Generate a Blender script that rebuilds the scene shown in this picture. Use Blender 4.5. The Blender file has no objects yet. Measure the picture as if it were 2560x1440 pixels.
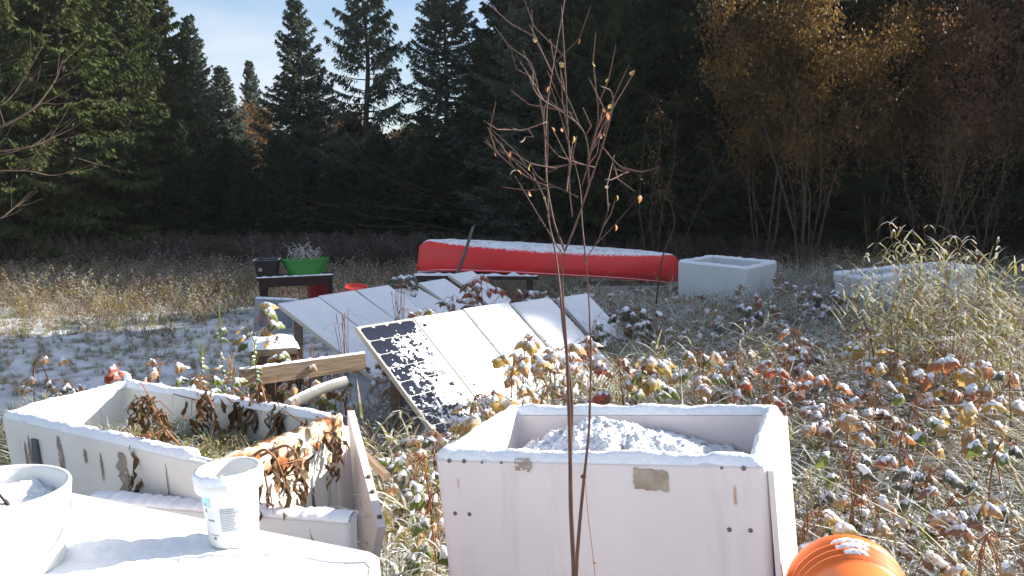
import bpy, math, random
import numpy as np
from math import sin, cos, pi, radians, atan, sqrt
from mathutils import Vector, Matrix, Euler, noise as mn

S = bpy.context.scene
COL = S.collection
random.seed(7)
RNG = np.random.default_rng(11)

# ------------------------------------------------------------------ camera
CAM_Z = 1.8
F = 2130.0
PITCH = math.atan(240 / F)
cd = bpy.data.cameras.new('camera')
cd.sensor_width = 36.0
cd.lens = 36.0 * F / 2560.0
cd.clip_start = 0.05
cd.clip_end = 3000
cam = bpy.data.objects.new('camera', cd)
cam.location = (0, 0, CAM_Z)
cam.rotation_euler = (pi / 2 - PITCH, 0, 0)
COL.objects.link(cam)
S.camera = cam

# ------------------------------------------------------------------ light
SUN_EL = radians(27)
SUN_AZ = radians(15)            # from +x towards +y
W = bpy.data.worlds.new('World')
S.world = W
W.use_nodes = True
wn = W.node_tree
wn.nodes.clear()
sky = wn.nodes.new('ShaderNodeTexSky')
sky.sky_type = 'NISHITA'
sky.sun_disc = False
sky.sun_elevation = SUN_EL
sky.sun_rotation = pi / 2 - SUN_AZ
sky.air_density = 1.0
sky.dust_density = 1.3
sky.ozone_density = 2.0
bg = wn.nodes.new('ShaderNodeBackground')
bg.inputs['Strength'].default_value = 0.085
wo = wn.nodes.new('ShaderNodeOutputWorld')
wtc = wn.nodes.new('ShaderNodeTexCoord')
wmp = wn.nodes.new('ShaderNodeMapping'); wmp.inputs['Scale'].default_value = (1.0, 1.0, 3.2); wmp.inputs['Location'].default_value = (0.35, 0.2, 0.1)
wns = wn.nodes.new('ShaderNodeTexNoise'); wns.inputs['Scale'].default_value = 2.6; wns.inputs['Detail'].default_value = 7; wns.inputs['Roughness'].default_value = 0.55
wmr = wn.nodes.new('ShaderNodeMapRange'); wmr.inputs['From Min'].default_value = 0.42; wmr.inputs['From Max'].default_value = 0.72; wmr.inputs['To Max'].default_value = 0.75
wmx = wn.nodes.new('ShaderNodeMix'); wmx.data_type = 'RGBA'; wmx.inputs['B'].default_value = (4.6, 4.7, 5.2, 1)
wn.links.new(wtc.outputs['Generated'], wmp.inputs[0]); wn.links.new(wmp.outputs[0], wns.inputs['Vector']); wn.links.new(wns.outputs['Fac'], wmr.inputs['Value'])
wn.links.new(wmr.outputs[0], wmx.inputs['Factor']); wn.links.new(sky.outputs[0], wmx.inputs['A']); wn.links.new(wmx.outputs['Result'], bg.inputs[0])
wn.links.new(bg.outputs[0], wo.inputs[0])
sd = bpy.data.lights.new('sun', 'SUN')
sd.energy = 5.0
sd.angle = radians(0.53)
sd.color = (1.0, 0.945, 0.85)
sun = bpy.data.objects.new('sun', sd)
sv = Vector((cos(SUN_EL) * cos(SUN_AZ), cos(SUN_EL) * sin(SUN_AZ), sin(SUN_EL)))
sun.rotation_euler = sv.to_track_quat('Z', 'Y').to_euler()
sun.location = (20, 6, 20)
COL.objects.link(sun)
S.view_settings.view_transform = 'Standard'
S.view_settings.look = 'None'
S.view_settings.gamma = 1.0
S.view_settings.use_curve_mapping = False
S.view_settings.exposure = 1.28
S.render.engine = 'CYCLES'
S.cycles.max_bounces = 6
S.cycles.diffuse_bounces = 3
S.cycles.glossy_bounces = 2
S.cycles.transmission_bounces = 4
S.cycles.transparent_max_bounces = 6
S.cycles.use_denoising = True

# ------------------------------------------------------------------ helpers
def ray(px, py):
    u = (720 - py) / F
    d = Vector(((px - 1280) / F, cos(PITCH) + u * sin(PITCH), -sin(PITCH) + u * cos(PITCH)))
    return d
def at_y(px, py, y):
    d = ray(px, py); t = y / d.y
    return Vector((d.x * t, y, CAM_Z + d.z * t))
def at_z(px, py, z):
    d = ray(px, py); t = (z - CAM_Z) / d.z
    return Vector((d.x * t, d.y * t, z))

def gz(x, y):
    """height of the ground"""
    h = 0.035 * sin(x * 0.9 + 1.3) * cos(y * 0.7) + 0.03 * sin(x * 2.3 - y * 1.7)
    h += 0.10 * max(0, min(1, (x - 1.5) / 3)) * max(0, min(1, (y - 2) / 3))
    return h

class MB:
    def __init__(self):
        self.v = []; self.f = []; self.m = []
    def add(self, vs, fs, mi=0):
        o = len(self.v)
        self.v.extend([tuple(p) for p in vs])
        self.f.extend([tuple(i + o for i in f) for f in fs])
        self.m.extend([mi] * len(fs))
    def box(self, c, s, rot=None, mi=0, bev=0.0):
        sx, sy, sz = s[0] / 2, s[1] / 2, s[2] / 2
        pts = [Vector((a * sx, b * sy, d * sz)) for d in (-1, 1) for a, b in ((-1, -1), (1, -1), (1, 1), (-1, 1))]
        if rot is not None:
            pts = [rot @ p for p in pts]
        self.add([p + Vector(c) for p in pts], [(3, 2, 1, 0), (4, 5, 6, 7), (0, 1, 5, 4), (1, 2, 6, 5), (2, 3, 7, 6), (3, 0, 4, 7)], mi)
    def tube(self, pts, rad, n=6, mi=0, cap=True):
        pts = [Vector(p) for p in pts]
        if not hasattr(rad, '__len__'): rad = [rad] * len(pts)
        vs = []; fs = []
        ref = Vector((0.13, 0.31, 0.94)).normalized()
        for i, p in enumerate(pts):
            t = (pts[min(i + 1, len(pts) - 1)] - pts[max(i - 1, 0)])
            if t.length < 1e-9: t = Vector((0, 0, 1))
            t.normalize()
            a = t.cross(ref)
            if a.length < 0.15: a = t.cross(Vector((1, 0, 0)))
            a.normalize(); b = t.cross(a)
            for k in range(n):
                an = 2 * pi * k / n
                vs.append(p + (a * cos(an) + b * sin(an)) * rad[i])
        for i in range(len(pts) - 1):
            for k in range(n):
                k2 = (k + 1) % n
                fs.append((i * n + k, i * n + k2, (i + 1) * n + k2, (i + 1) * n + k))
        if cap:
            fs.append(tuple(range(n - 1, -1, -1)))
            L = (len(pts) - 1) * n
            fs.append(tuple(range(L, L + n)))
        self.add(vs, fs, mi)
    def loops(self, loops, mi=0, cap0=False, cap1=False):
        n = len(loops[0]); vs = [p for l in loops for p in l]; fs = []
        for i in range(len(loops) - 1):
            for k in range(n):
                k2 = (k + 1) % n
                fs.append((i * n + k, i * n + k2, (i + 1) * n + k2, (i + 1) * n + k))
        if cap0: fs.append(tuple(range(n - 1, -1, -1)))
        if cap1: fs.append(tuple(range((len(loops) - 1) * n, len(loops) * n)))
        self.add(vs, fs, mi)
    def lathe(self, prof, n=40, mi=0, c=(0, 0, 0)):
        ls = [[(c[0] + r * cos(2 * pi * k / n), c[1] + r * sin(2 * pi * k / n), c[2] + z) for k in range(n)] for r, z in prof]
        self.loops(ls, mi)
    def mesh(self, name, mats, smooth=False):
        me = bpy.data.meshes.new(name)
        me.from_pydata(self.v, [], self.f)
        for m in (mats if isinstance(mats, (list, tuple)) else [mats]): me.materials.append(m)
        me.polygons.foreach_set('material_index', self.m)
        if smooth: me.polygons.foreach_set('use_smooth', [True] * len(self.f))
        me.update()
        return me
    def build(self, name, mats, parent=None, smooth=False):
        return link(name, self.mesh(name, mats, smooth), parent)

def link(name, me, parent=None):
    o = bpy.data.objects.new(name, me)
    COL.objects.link(o)
    if parent is not None: o.parent = parent
    return o
def tag(o, label=None, cat=None, group=None, kind=None):
    if label: o['label'] = label
    if cat: o['category'] = cat
    if group: o['group'] = group
    if kind: o['kind'] = kind
    return o
def thing(name, label, cat, loc=(0, 0, 0), rot=(0, 0, 0), group=None):
    o = bpy.data.objects.new(name, None)
    o.empty_display_size = 0.1
    COL.objects.link(o)
    o.location = loc; o.rotation_euler = rot
    return tag(o, label, cat, group)
def place(o, loc, rot=None, scale=None):
    o.location = loc
    if rot is not None: o.rotation_euler = rot
    if scale is not None: o.scale = (scale,) * 3 if not hasattr(scale, '__len__') else scale
    return o
def quads_mesh(name, P, mats, mi=None, smooth=False):
    """P: (n,k,3) array of separate k-gons"""
    n, k, _ = P.shape
    me = bpy.data.meshes.new(name)
    me.vertices.add(n * k); me.vertices.foreach_set('co', P.reshape(-1).astype(np.float32))
    me.loops.add(n * k); me.loops.foreach_set('vertex_index', np.arange(n * k, dtype=np.int32))
    me.polygons.add(n)
    me.polygons.foreach_set('loop_start', np.arange(0, n * k, k, dtype=np.int32))
    me.polygons.foreach_set('loop_total', np.full(n, k, dtype=np.int32))
    for m in (mats if isinstance(mats, (list, tuple)) else [mats]): me.materials.append(m)
    if mi is not None: me.polygons.foreach_set('material_index', mi.astype(np.int32))
    me.update(calc_edges=True)
    return me
def nz(x, y, z=0.0, s=1.0):
    return mn.noise(Vector((x * s, y * s, z * s)))
def rotm(o):
    return o.rotation_euler.to_matrix()

# ------------------------------------------------------------------ materials
SNOW = (0.82, 0.85, 0.90)
def M(name, cols, scale=3.0, rough=0.7, snow=None, transl=0.0, bump=0.0, rnd=False, bscale=40, tcol=None,
      detail=4, stretch=None, spec=0.3, two=True, metallic=0.0, extra=None):
    """cols: list of colours mixed by noise (or, with rnd, by the object's random number)
    snow: (lo, hi, amount of noise, noise scale) snow lies where the surface faces up"""
    m = bpy.data.materials.new(name); m.use_nodes = True
    nt = m.node_tree; N = nt.nodes; L = nt.links
    N.clear()
    out = N.new('ShaderNodeOutputMaterial')
    bs = N.new('ShaderNodeBsdfPrincipled')
    bs.inputs['Roughness'].default_value = rough
    bs.inputs['Specular IOR Level'].default_value = spec
    bs.inputs['Metallic'].default_value = metallic
    tc = N.new('ShaderNodeTexCoord')
    vec = tc.outputs['Object']
    if stretch:
        mp = N.new('ShaderNodeMapping'); mp.inputs['Scale'].default_value = stretch
        L.new(vec, mp.inputs['Vector']); vec = mp.outputs[0]
    no = N.new('ShaderNodeTexNoise'); no.inputs['Scale'].default_value = scale; no.inputs['Detail'].default_value = detail
    L.new(vec, no.inputs['Vector'])
    cr = N.new('ShaderNodeValToRGB')
    els = cr.color_ramp.elements
    k = len(cols)
    lo, hi = (0.0, 1.0) if rnd else (0.32, 0.68)
    while len(els) < k: els.new(0.5)
    for i, c in enumerate(cols):
        els[i].position = lo + (hi - lo) * (i / (k - 1) if k > 1 else 0)
    for i, c in enumerate(cols): els[i].color = (*c, 1)
    if rnd:
        oi = N.new('ShaderNodeObjectInfo')
        ad = N.new('ShaderNodeMath'); ad.operation = 'MULTIPLY_ADD'; ad.inputs[1].default_value = 0.5
        L.new(no.outputs['Fac'], ad.inputs[0]); L.new(oi.outputs['Random'], ad.inputs[2])
        sb = N.new('ShaderNodeMath'); sb.operation = 'SUBTRACT'; sb.inputs[1].default_value = 0.25
        L.new(ad.outputs[0], sb.inputs[0]); L.new(sb.outputs[0], cr.inputs[0])
    else:
        L.new(no.outputs['Fac'], cr.inputs[0])
    col = cr.outputs[0]
    if extra: col = extra(N, L, tc, col)
    if snow:
        ge = N.new('ShaderNodeNewGeometry')
        sx = N.new('ShaderNodeSeparateXYZ'); L.new(ge.outputs['Normal'], sx.inputs[0])
        z = sx.outputs['Z']
        if two:
            ab = N.new('ShaderNodeMath'); ab.operation = 'ABSOLUTE'; L.new(z, ab.inputs[0]); z = ab.outputs[0]
        n2 = N.new('ShaderNodeTexNoise'); n2.inputs['Scale'].default_value = snow[3]; n2.inputs['Detail'].default_value = 5
        L.new(ge.outputs['Position'], n2.inputs['Vector'])
        ma = N.new('ShaderNodeMath'); ma.operation = 'MULTIPLY_ADD'; ma.inputs[1].default_value = snow[2] * 2
        L.new(n2.outputs['Fac'], ma.inputs[0]); L.new(z, ma.inputs[2])
        s2 = N.new('ShaderNodeMath'); s2.operation = 'SUBTRACT'; s2.inputs[1].default_value = snow[2]
        L.new(ma.outputs[0], s2.inputs[0])
        mr = N.new('ShaderNodeMapRange'); mr.inputs['From Min'].default_value = snow[0]; mr.inputs['From Max'].default_value = snow[1]
        L.new(s2.outputs[0], mr.inputs['Value'])
        mx = N.new('ShaderNodeMix'); mx.data_type = 'RGBA'
        L.new(mr.outputs[0], mx.inputs['Factor']); L.new(col, mx.inputs['A']); mx.inputs['B'].default_value = (*SNOW, 1)
        col = mx.outputs['Result']
    L.new(col, bs.inputs['Base Color'])
    if bump:
        nb = N.new('ShaderNodeTexNoise'); nb.inputs['Scale'].default_value = bscale; nb.inputs['Detail'].default_value = 6
        L.new(vec, nb.inputs['Vector'])
        bp = N.new('ShaderNodeBump'); bp.inputs['Strength'].default_value = bump; bp.inputs['Distance'].default_value = 0.01
        L.new(nb.outputs['Fac'], bp.inputs['Height']); L.new(bp.outputs[0], bs.inputs['Normal'])
    if transl:
        tr = N.new('ShaderNodeBsdfTranslucent'); L.new(col, tr.inputs['Color'])
        if tcol: tr.inputs['Color'].default_value = (*tcol, 1); nt.links.remove(tr.inputs['Color'].links[0])
        ms = N.new('ShaderNodeMixShader'); ms.inputs[0].default_value = transl
        L.new(bs.outputs[0], ms.inputs[1]); L.new(tr.outputs[0], ms.inputs[2]); L.new(ms.outputs[0], out.inputs[0])
    else:
        L.new(bs.outputs[0], out.inputs[0])
    return m

def streaks(cols, sc=(6, 6, 0.7), lo=0.58, hi=0.72, amount=0.8):
    """run-down dirt and rust streaks of their own shape"""
    def f(N, L, tc, col):
        mp = N.new('ShaderNodeMapping'); mp.inputs['Scale'].default_value = sc
        L.new(tc.outputs['Object'], mp.inputs['Vector'])
        no = N.new('ShaderNodeTexNoise'); no.inputs['Scale'].default_value = 1.6; no.inputs['Detail'].default_value = 7
        no.inputs['Roughness'].default_value = 0.65
        L.new(mp.outputs[0], no.inputs['Vector'])
        mr = N.new('ShaderNodeMapRange'); mr.inputs['From Min'].default_value = lo; mr.inputs['From Max'].default_value = hi
        mr.inputs['To Max'].default_value = amount
        L.new(no.outputs['Fac'], mr.inputs['Value'])
        mx = N.new('ShaderNodeMix'); mx.data_type = 'RGBA'
        L.new(mr.outputs[0], mx.inputs['Factor']); L.new(col, mx.inputs['A']); mx.inputs['B'].default_value = (*cols, 1)
        return mx.outputs['Result']
    return f

m_snow = M('snow', [(0.80, 0.83, 0.88), (0.88, 0.89, 0.92)], 6, 0.65, bump=0.9, bscale=28, detail=6)
m_snow_dusty = M('snow_dusty', [(0.55, 0.55, 0.56), (0.84, 0.86, 0.90), (0.88, 0.89, 0.92)], 14, 0.7, bump=1.0, bscale=60, detail=7)
m_soilsnow = M('soil_snow', [(0.20, 0.17, 0.15), (0.72, 0.72, 0.74), (0.85, 0.87, 0.90), (0.88, 0.90, 0.93), (0.88, 0.90, 0.93)], 18, 0.8, bump=1.0, bscale=90, detail=10)
m_bin = M('white_plastic', [(0.68, 0.60, 0.59), (0.75, 0.69, 0.68)], 2.2, 0.42, bump=0.12, bscale=30, extra=streaks((0.42, 0.36, 0.30), lo=0.54, hi=0.85, amount=0.55))  # pinkish cast of lens flare is put into this base colour
m_bin_dirty = M('dirty_white_plastic', [(0.64, 0.63, 0.58), (0.74, 0.73, 0.70)], 3, 0.5, bump=0.15, bscale=30, extra=streaks((0.13, 0.10, 0.08), sc=(9, 9, 0.6), lo=0.60, hi=0.70, amount=0.75))
m_bin_cream = M('cream_plastic', [(0.72, 0.68, 0.50), (0.76, 0.74, 0.62)], 3, 0.5, bump=0.1)
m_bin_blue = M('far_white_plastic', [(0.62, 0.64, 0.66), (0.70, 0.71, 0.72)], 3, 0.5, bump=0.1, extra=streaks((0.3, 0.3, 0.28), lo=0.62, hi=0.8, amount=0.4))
m_foam = M('brown_foam', [(0.12, 0.045, 0.02), (0.34, 0.13, 0.045), (0.72, 0.60, 0.42), (0.76, 0.74, 0.68)], 11, 0.9, bump=1.0, bscale=60, detail=8)
m_torn = M('torn_skin', [(0.74, 0.72, 0.66), (0.70, 0.55, 0.36), (0.36, 0.16, 0.06)], 9, 0.7, bump=0.6, bscale=40, detail=8)
m_darkslot = M('dark_slot', [(0.10, 0.10, 0.11), (0.16, 0.16, 0.17)], 8, 0.8)
m_screw = M('screw_steel', [(0.20, 0.17, 0.15), (0.12, 0.07, 0.05)], 60, 0.55, metallic=0.3)
m_sticker = M('old_sticker', [(0.30, 0.24, 0.18), (0.42, 0.36, 0.29)], 25, 0.8, bump=0.4, bscale=90)
m_rust = M('rust_mark', [(0.50, 0.16, 0.06), (0.66, 0.42, 0.32)], 40, 0.9)
m_pail = M('white_pail', [(0.76, 0.76, 0.72), (0.80, 0.80, 0.78)], 4, 0.35, bump=0.03, extra=streaks((0.5, 0.48, 0.42), sc=(8, 8, 3), lo=0.62, hi=0.8, amount=0.4))
m_handle = M('grey_strap', [(0.42, 0.43, 0.46)], 4, 0.5)
m_orange = M('orange_plastic', [(0.80, 0.16, 0.025), (0.86, 0.20, 0.04)], 3, 0.5, snow=None, spec=0.4, extra=streaks((0.42, 0.20, 0.10), sc=(9, 9, 9), lo=0.56, hi=0.75, amount=0.5))
m_cyan = M('pale_cyan_print', [(0.30, 0.66, 0.66)], 4, 0.5)
m_print = M('grey_print', [(0.16, 0.18, 0.24), (0.30, 0.32, 0.36)], 120, 0.6)
m_cell = M('solar_cell', [(0.006, 0.008, 0.018), (0.012, 0.016, 0.035)], 5, 0.25, spec=0.5)
m_cellback = M('panel_backsheet', [(0.62, 0.60, 0.56)], 5, 0.4)
m_alu = M('aluminium_frame', [(0.50, 0.45, 0.38), (0.58, 0.54, 0.48)], 6, 0.4, metallic=0.2)
m_glassline = M('bus_line', [(0.45, 0.46, 0.48)], 5, 0.4)
m_wood = M('weathered_wood', [(0.15, 0.10, 0.07), (0.27, 0.20, 0.14), (0.20, 0.145, 0.10)], 4, 0.85, bump=0.5, bscale=12, stretch=(0.7, 8, 8), detail=7)
m_stain = M('grey_brown_stain', [(0.20, 0.16, 0.13), (0.36, 0.32, 0.28)], 14, 0.8)
m_darkwood = M('dark_wet_wood', [(0.035, 0.022, 0.018), (0.075, 0.05, 0.04)], 6, 0.7, bump=0.5, snow=(0.55, 0.95, 0.35, 22), two=False)
m_pipe = M('drain_pipe', [(0.23, 0.22, 0.20), (0.33, 0.32, 0.30)], 6, 0.6, snow=(0.55, 0.8, 0.25, 25), two=False)
m_red = M('red_canoe', [(0.76, 0.028, 0.030), (0.84, 0.05, 0.045)], 1.5, 0.42, spec=0.4, extra=streaks((0.50, 0.10, 0.09), sc=(0.6, 3, 9), lo=0.52, hi=0.66, amount=0.5), snow=(0.62, 0.80, 0.25, 22), two=False)
m_gun = M('canoe_gunwale', [(0.05, 0.04, 0.04), (0.10, 0.08, 0.07)], 6, 0.5, snow=(0.5, 0.9, 0.3, 15), two=False)
m_green = M('green_tub', [(0.05, 0.24, 0.05), (0.07, 0.30, 0.07)], 2, 0.4)
m_redpot = M('red_pot', [(0.68, 0.05, 0.03), (0.75, 0.09, 0.05)], 3, 0.4, spec=0.5)
m_black = M('black_plastic', [(0.018, 0.018, 0.02), (0.035, 0.03, 0.03)], 5, 0.5, snow=(0.7, 0.95, 0.3, 25), two=False)
m_table = M('dark_red_table', [(0.030, 0.014, 0.014), (0.055, 0.020, 0.018)], 5, 0.6)
m_basin = M('grey_foam_box', [(0.24, 0.25, 0.28), (0.36, 0.37, 0.40)], 5, 0.7, bump=0.3)
m_stump = M('rotten_timber', [(0.05, 0.03, 0.022), (0.13, 0.085, 0.06), (0.08, 0.05, 0.04)], 9, 0.9, bump=1.0, bscale=25, detail=8)
m_bark = M('spruce_bark', [(0.035, 0.026, 0.022), (0.085, 0.065, 0.055)], 9, 0.9, bump=0.8, bscale=20, stretch=(3, 3, 1))
m_twig = M('grey_twig', [(0.10, 0.075, 0.06), (0.20, 0.155, 0.12)], 8, 0.8, snow=(0.8, 1.0, 0.35, 30), two=False)
m_sap = M('brown_sapling_bark', [(0.055, 0.026, 0.020), (0.11, 0.058, 0.042)], 14, 0.6, spec=0.3, bump=0.4, bscale=50)
m_birch = M('pale_stem_bark', [(0.045, 0.03, 0.022), (0.115, 0.075, 0.052)], 6, 0.7, bump=0.3)
m_ndl = M('spruce_needles', [(0.014, 0.026, 0.015), (0.026, 0.044, 0.018), (0.040, 0.056, 0.022)], 1.3, 0.75, transl=0.12, spec=0.15, detail=5)
m_ndl_b = M('bluish_spruce_needles', [(0.038, 0.058, 0.042), (0.065, 0.090, 0.062), (0.09, 0.11, 0.07)], 1.5, 0.75, transl=0.18, spec=0.15, detail=5, snow=(0.75, 1.5, 0.3, 4))
m_ndl_g = M('cedar_green_needles', [(0.030, 0.050, 0.016), (0.060, 0.082, 0.024), (0.09, 0.092, 0.032)], 1.0, 0.75, transl=0.2, spec=0.15, detail=5)
m_gold = M('gold_leaves', [(0.08, 0.05, 0.018), (0.165, 0.10, 0.03), (0.30, 0.175, 0.045)], 1.2, 0.6, transl=0.45, spec=0.3, detail=8)
m_rusty = M('rusty_leaves', [(0.09, 0.055, 0.03), (0.17, 0.085, 0.04), (0.24, 0.13, 0.06)], 2.0, 0.6, transl=0.35, detail=8)
m_grass = M('grass_blades', [(0.13, 0.22, 0.04), (0.26, 0.29, 0.07), (0.46, 0.37, 0.15), (0.26, 0.16, 0.08), (0.18, 0.21, 0.06)], 3, 0.6, rnd=True, transl=0.35, snow=(0.74, 1.15, 0.55, 9))
m_weed = M('dry_weeds', [(0.16, 0.08, 0.045), (0.38, 0.25, 0.11), (0.28, 0.24, 0.08), (0.36, 0.18, 0.08), (0.16, 0.18, 0.05)], 3, 0.7, rnd=True, transl=0.3, snow=(0.50, 1.0, 0.6, 9))
m_straw = M('straw_meadow', [(0.22, 0.17, 0.05), (0.30, 0.21, 0.07), (0.20, 0.10, 0.04), (0.15, 0.17, 0.05)], 3, 0.7, rnd=True, transl=0.3, snow=(0.72, 1.15, 0.5, 2.5))
m_dead = M('withered_leaf', [(0.055, 0.030, 0.018), (0.13, 0.075, 0.035), (0.10, 0.07, 0.03)], 20, 0.8, transl=0.12)
m_deadstem = M('red_brown_stem', [(0.18, 0.07, 0.035), (0.32, 0.15, 0.075)], 12, 0.6)
m_leafs = {
    'orange': M('orange_leaf', [(0.42, 0.15, 0.07), (0.50, 0.24, 0.10)], 14, 0.6, snow=(0.50, 0.95, 0.6, 30), transl=0.4),
    'red': M('red_leaf', [(0.44, 0.10, 0.06), (0.50, 0.17, 0.09)], 14, 0.6, snow=(0.50, 0.95, 0.6, 30), transl=0.4),
    'yellow': M('yellow_leaf', [(0.48, 0.30, 0.08), (0.58, 0.42, 0.15)], 14, 0.6, snow=(0.50, 0.95, 0.6, 30), transl=0.4),
    'tan': M('tan_leaf', [(0.42, 0.25, 0.12), (0.58, 0.38, 0.20)], 14, 0.6, snow=(0.50, 0.95, 0.6, 30), transl=0.35),
    'brown': M('brown_leaf', [(0.20, 0.10, 0.07), (0.32, 0.18, 0.12)], 14, 0.6, snow=(0.50, 0.95, 0.6, 30), transl=0.3),
    'green': M('green_leaf', [(0.12, 0.18, 0.045), (0.26, 0.28, 0.08)], 14, 0.6, snow=(0.50, 0.95, 0.6, 30), transl=0.35),
    'dark': M('dark_leaf', [(0.07, 0.08, 0.05), (0.14, 0.13, 0.09)], 14, 0.6, snow=(0.50, 0.95, 0.6, 30), transl=0.2),
}

# ------------------------------------------------------------------ ground
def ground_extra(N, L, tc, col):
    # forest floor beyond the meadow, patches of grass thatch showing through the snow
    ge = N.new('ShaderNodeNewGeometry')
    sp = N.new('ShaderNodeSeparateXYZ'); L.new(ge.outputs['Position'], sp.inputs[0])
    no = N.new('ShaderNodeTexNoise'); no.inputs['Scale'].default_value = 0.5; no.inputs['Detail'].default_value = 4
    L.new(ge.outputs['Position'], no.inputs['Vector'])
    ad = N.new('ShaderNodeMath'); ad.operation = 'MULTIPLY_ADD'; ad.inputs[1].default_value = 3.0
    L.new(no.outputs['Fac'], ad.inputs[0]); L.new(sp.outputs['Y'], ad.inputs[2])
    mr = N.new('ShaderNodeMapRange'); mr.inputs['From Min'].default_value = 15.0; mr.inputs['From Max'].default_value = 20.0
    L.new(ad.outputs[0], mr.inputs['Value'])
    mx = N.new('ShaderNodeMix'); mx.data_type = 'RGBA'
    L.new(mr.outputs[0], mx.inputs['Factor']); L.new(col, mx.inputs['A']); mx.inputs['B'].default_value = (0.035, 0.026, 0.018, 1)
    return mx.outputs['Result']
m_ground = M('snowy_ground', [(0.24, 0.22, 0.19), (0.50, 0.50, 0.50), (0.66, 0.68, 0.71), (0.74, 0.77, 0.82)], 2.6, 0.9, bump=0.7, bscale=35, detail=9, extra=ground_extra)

def grid(xs, ys, fz, name, mat):
    nx, ny = len(xs), len(ys)
    vs = [(x, y, fz(x, y)) for y in ys for x in xs]
    fs = [(j * nx + i, j * nx + i + 1, (j + 1) * nx + i + 1, (j + 1) * nx + i) for j in range(ny - 1) for i in range(nx - 1)]
    mb = MB(); mb.add(vs, fs)
    return mb.build(name, mat, smooth=True)
xs = sorted(set([-600, -300, -120, -60, -40, -30] + [round(-24 + 0.3 * i, 3) for i in range(161)] + [30, 40, 60, 120, 300, 600]))
ys = sorted(set([-300, -60, -20, -8] + [round(-4 + 0.3 * i, 3) for i in range(90)] + [25, 28, 32, 38, 46, 60, 90, 150, 300, 600, 1200]))
g = grid(xs, ys, lambda x, y: gz(x, y) + (0.03 * nz(x, y, 0, 2.0) if abs(x) < 24 and -4 < y < 23 else 0) - 0.02, 'ground', m_ground)
tag(g, 'ground of thin snow over grass thatch and brown forest litter', kind='structure')

# ------------------------------------------------------------------ bins
def rrect(w, l, r, z, n=5, dx=0, dy=0):
    pts = []
    for cx, cy, a0 in ((w / 2 - r, l / 2 - r, 0), (-w / 2 + r, l / 2 - r, pi / 2), (-w / 2 + r, -l / 2 + r, pi), (w / 2 - r, -l / 2 + r, 1.5 * pi)):
        for k in range(n + 1):
            a = a0 + (pi / 2) * k / n
            pts.append((cx + r * cos(a) + dx, cy + r * sin(a) + dy, z))
    return pts

def bin_shell(w, l, h, t=0.055, taper=0.04, depth=None, floor=0.08, lip=0.0):
    mb = MB()
    wb, lb = w - 2 * taper, l - 2 * taper
    L = [rrect(wb, lb, 0.03, -h), rrect(wb + 0.004, lb + 0.004, 0.03, -h + 0.01)]
    if lip:
        L += [rrect(w - 2 * lip, l - 2 * lip, 0.025, -0.10), rrect(w, l, 0.03, -0.085)]
    L += [rrect(w, l, 0.028, -0.012), rrect(w - 0.010, l - 0.010, 0.026, -0.002), rrect(w - 0.025, l - 0.025, 0.022, 0.0)]
    L += [rrect(w - 2 * t + 0.02, l - 2 * t + 0.02, 0.03, 0.0), rrect(w - 2 * t, l - 2 * t, 0.03, -0.01),
          rrect(w - 2 * t - 0.06, l - 2 * t - 0.06, 0.05, -h + floor)]
    mb.loops(L, cap0=True)
    # inner floor
    n = len(L[-1]); mb.add(L[-1], [tuple(range(n - 1, -1, -1))][:1])
    return mb

def rim_snow(w, l, t, hgt=0.03, seed=0, step=0.02, skip=None, jitter=1.0):
    """a lumpy bead of snow lying along a rectangular rim; w,l are the rim's outer size"""
    mb = MB()
    a, b = w / 2 - t / 2, l / 2 - t / 2
    per = []
    def seg(p, q):
        n = max(2, int((Vector(q) - Vector(p)).length / step))
        for i in range(n): per.append(Vector(p).lerp(Vector(q), i / n))
    c = [(-a, -b, 0), (a, -b, 0), (a, b, 0), (-a, b, 0)]
    for i in range(4): seg(c[i], c[(i + 1) % 4])
    n = len(per); K = 8
    loops = []
    for i, p in enumerate(per):
        nxt = per[(i + 1) % n]; prv = per[i - 1]
        tdir = (nxt - prv).normalized(); side = Vector((tdir.y, -tdir.x, 0))
        s1 = nz(p.x, p.y, seed, 9); s2 = nz(p.x, p.y, seed + 5, 28)
        hh = hgt * (0.9 + 0.35 * s1 * jitter + 0.25 * s2)
        ww = t / 2 * (0.96 + 0.14 * nz(p.x, p.y, seed + 9, 22))
        off = 0.08 * t * nz(p.x, p.y, seed + 3, 12)
        if skip and skip(p): hh *= 0.08; ww *= 0.3
        lp = []
        for k in range(K):
            u = -1 + 2 * k / (K - 1)
            prof = max(0.0, 1 - abs(u) ** 2.6) ** 0.7
            q = p + side * (u * ww + off)
            zz = hh * prof * (1 + 0.25 * nz(q.x, q.y, seed + 7, 45)) + 0.001
            if k in (0, K - 1): zz = -0.006
            lp.append((q.x, q.y, zz))
        loops.append(lp)
    vs = [q for l_ in loops for q in l_]
    fs = [(i * K + k, i * K + k + 1, ((i + 1) % n) * K + k + 1, ((i + 1) % n) * K + k) for i in range(n) for k in range(K - 1)]
    mb.add(vs, fs)
    return mb

def screw_mesh():
    mb = MB(); mb.lathe([(0.0, 0.004), (0.006, 0.0035), (0.0095, 0.001), (0.0095, -0.002)], 10)
    return mb.mesh('screw', m_screw, True)
SCREW = screw_mesh()

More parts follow.
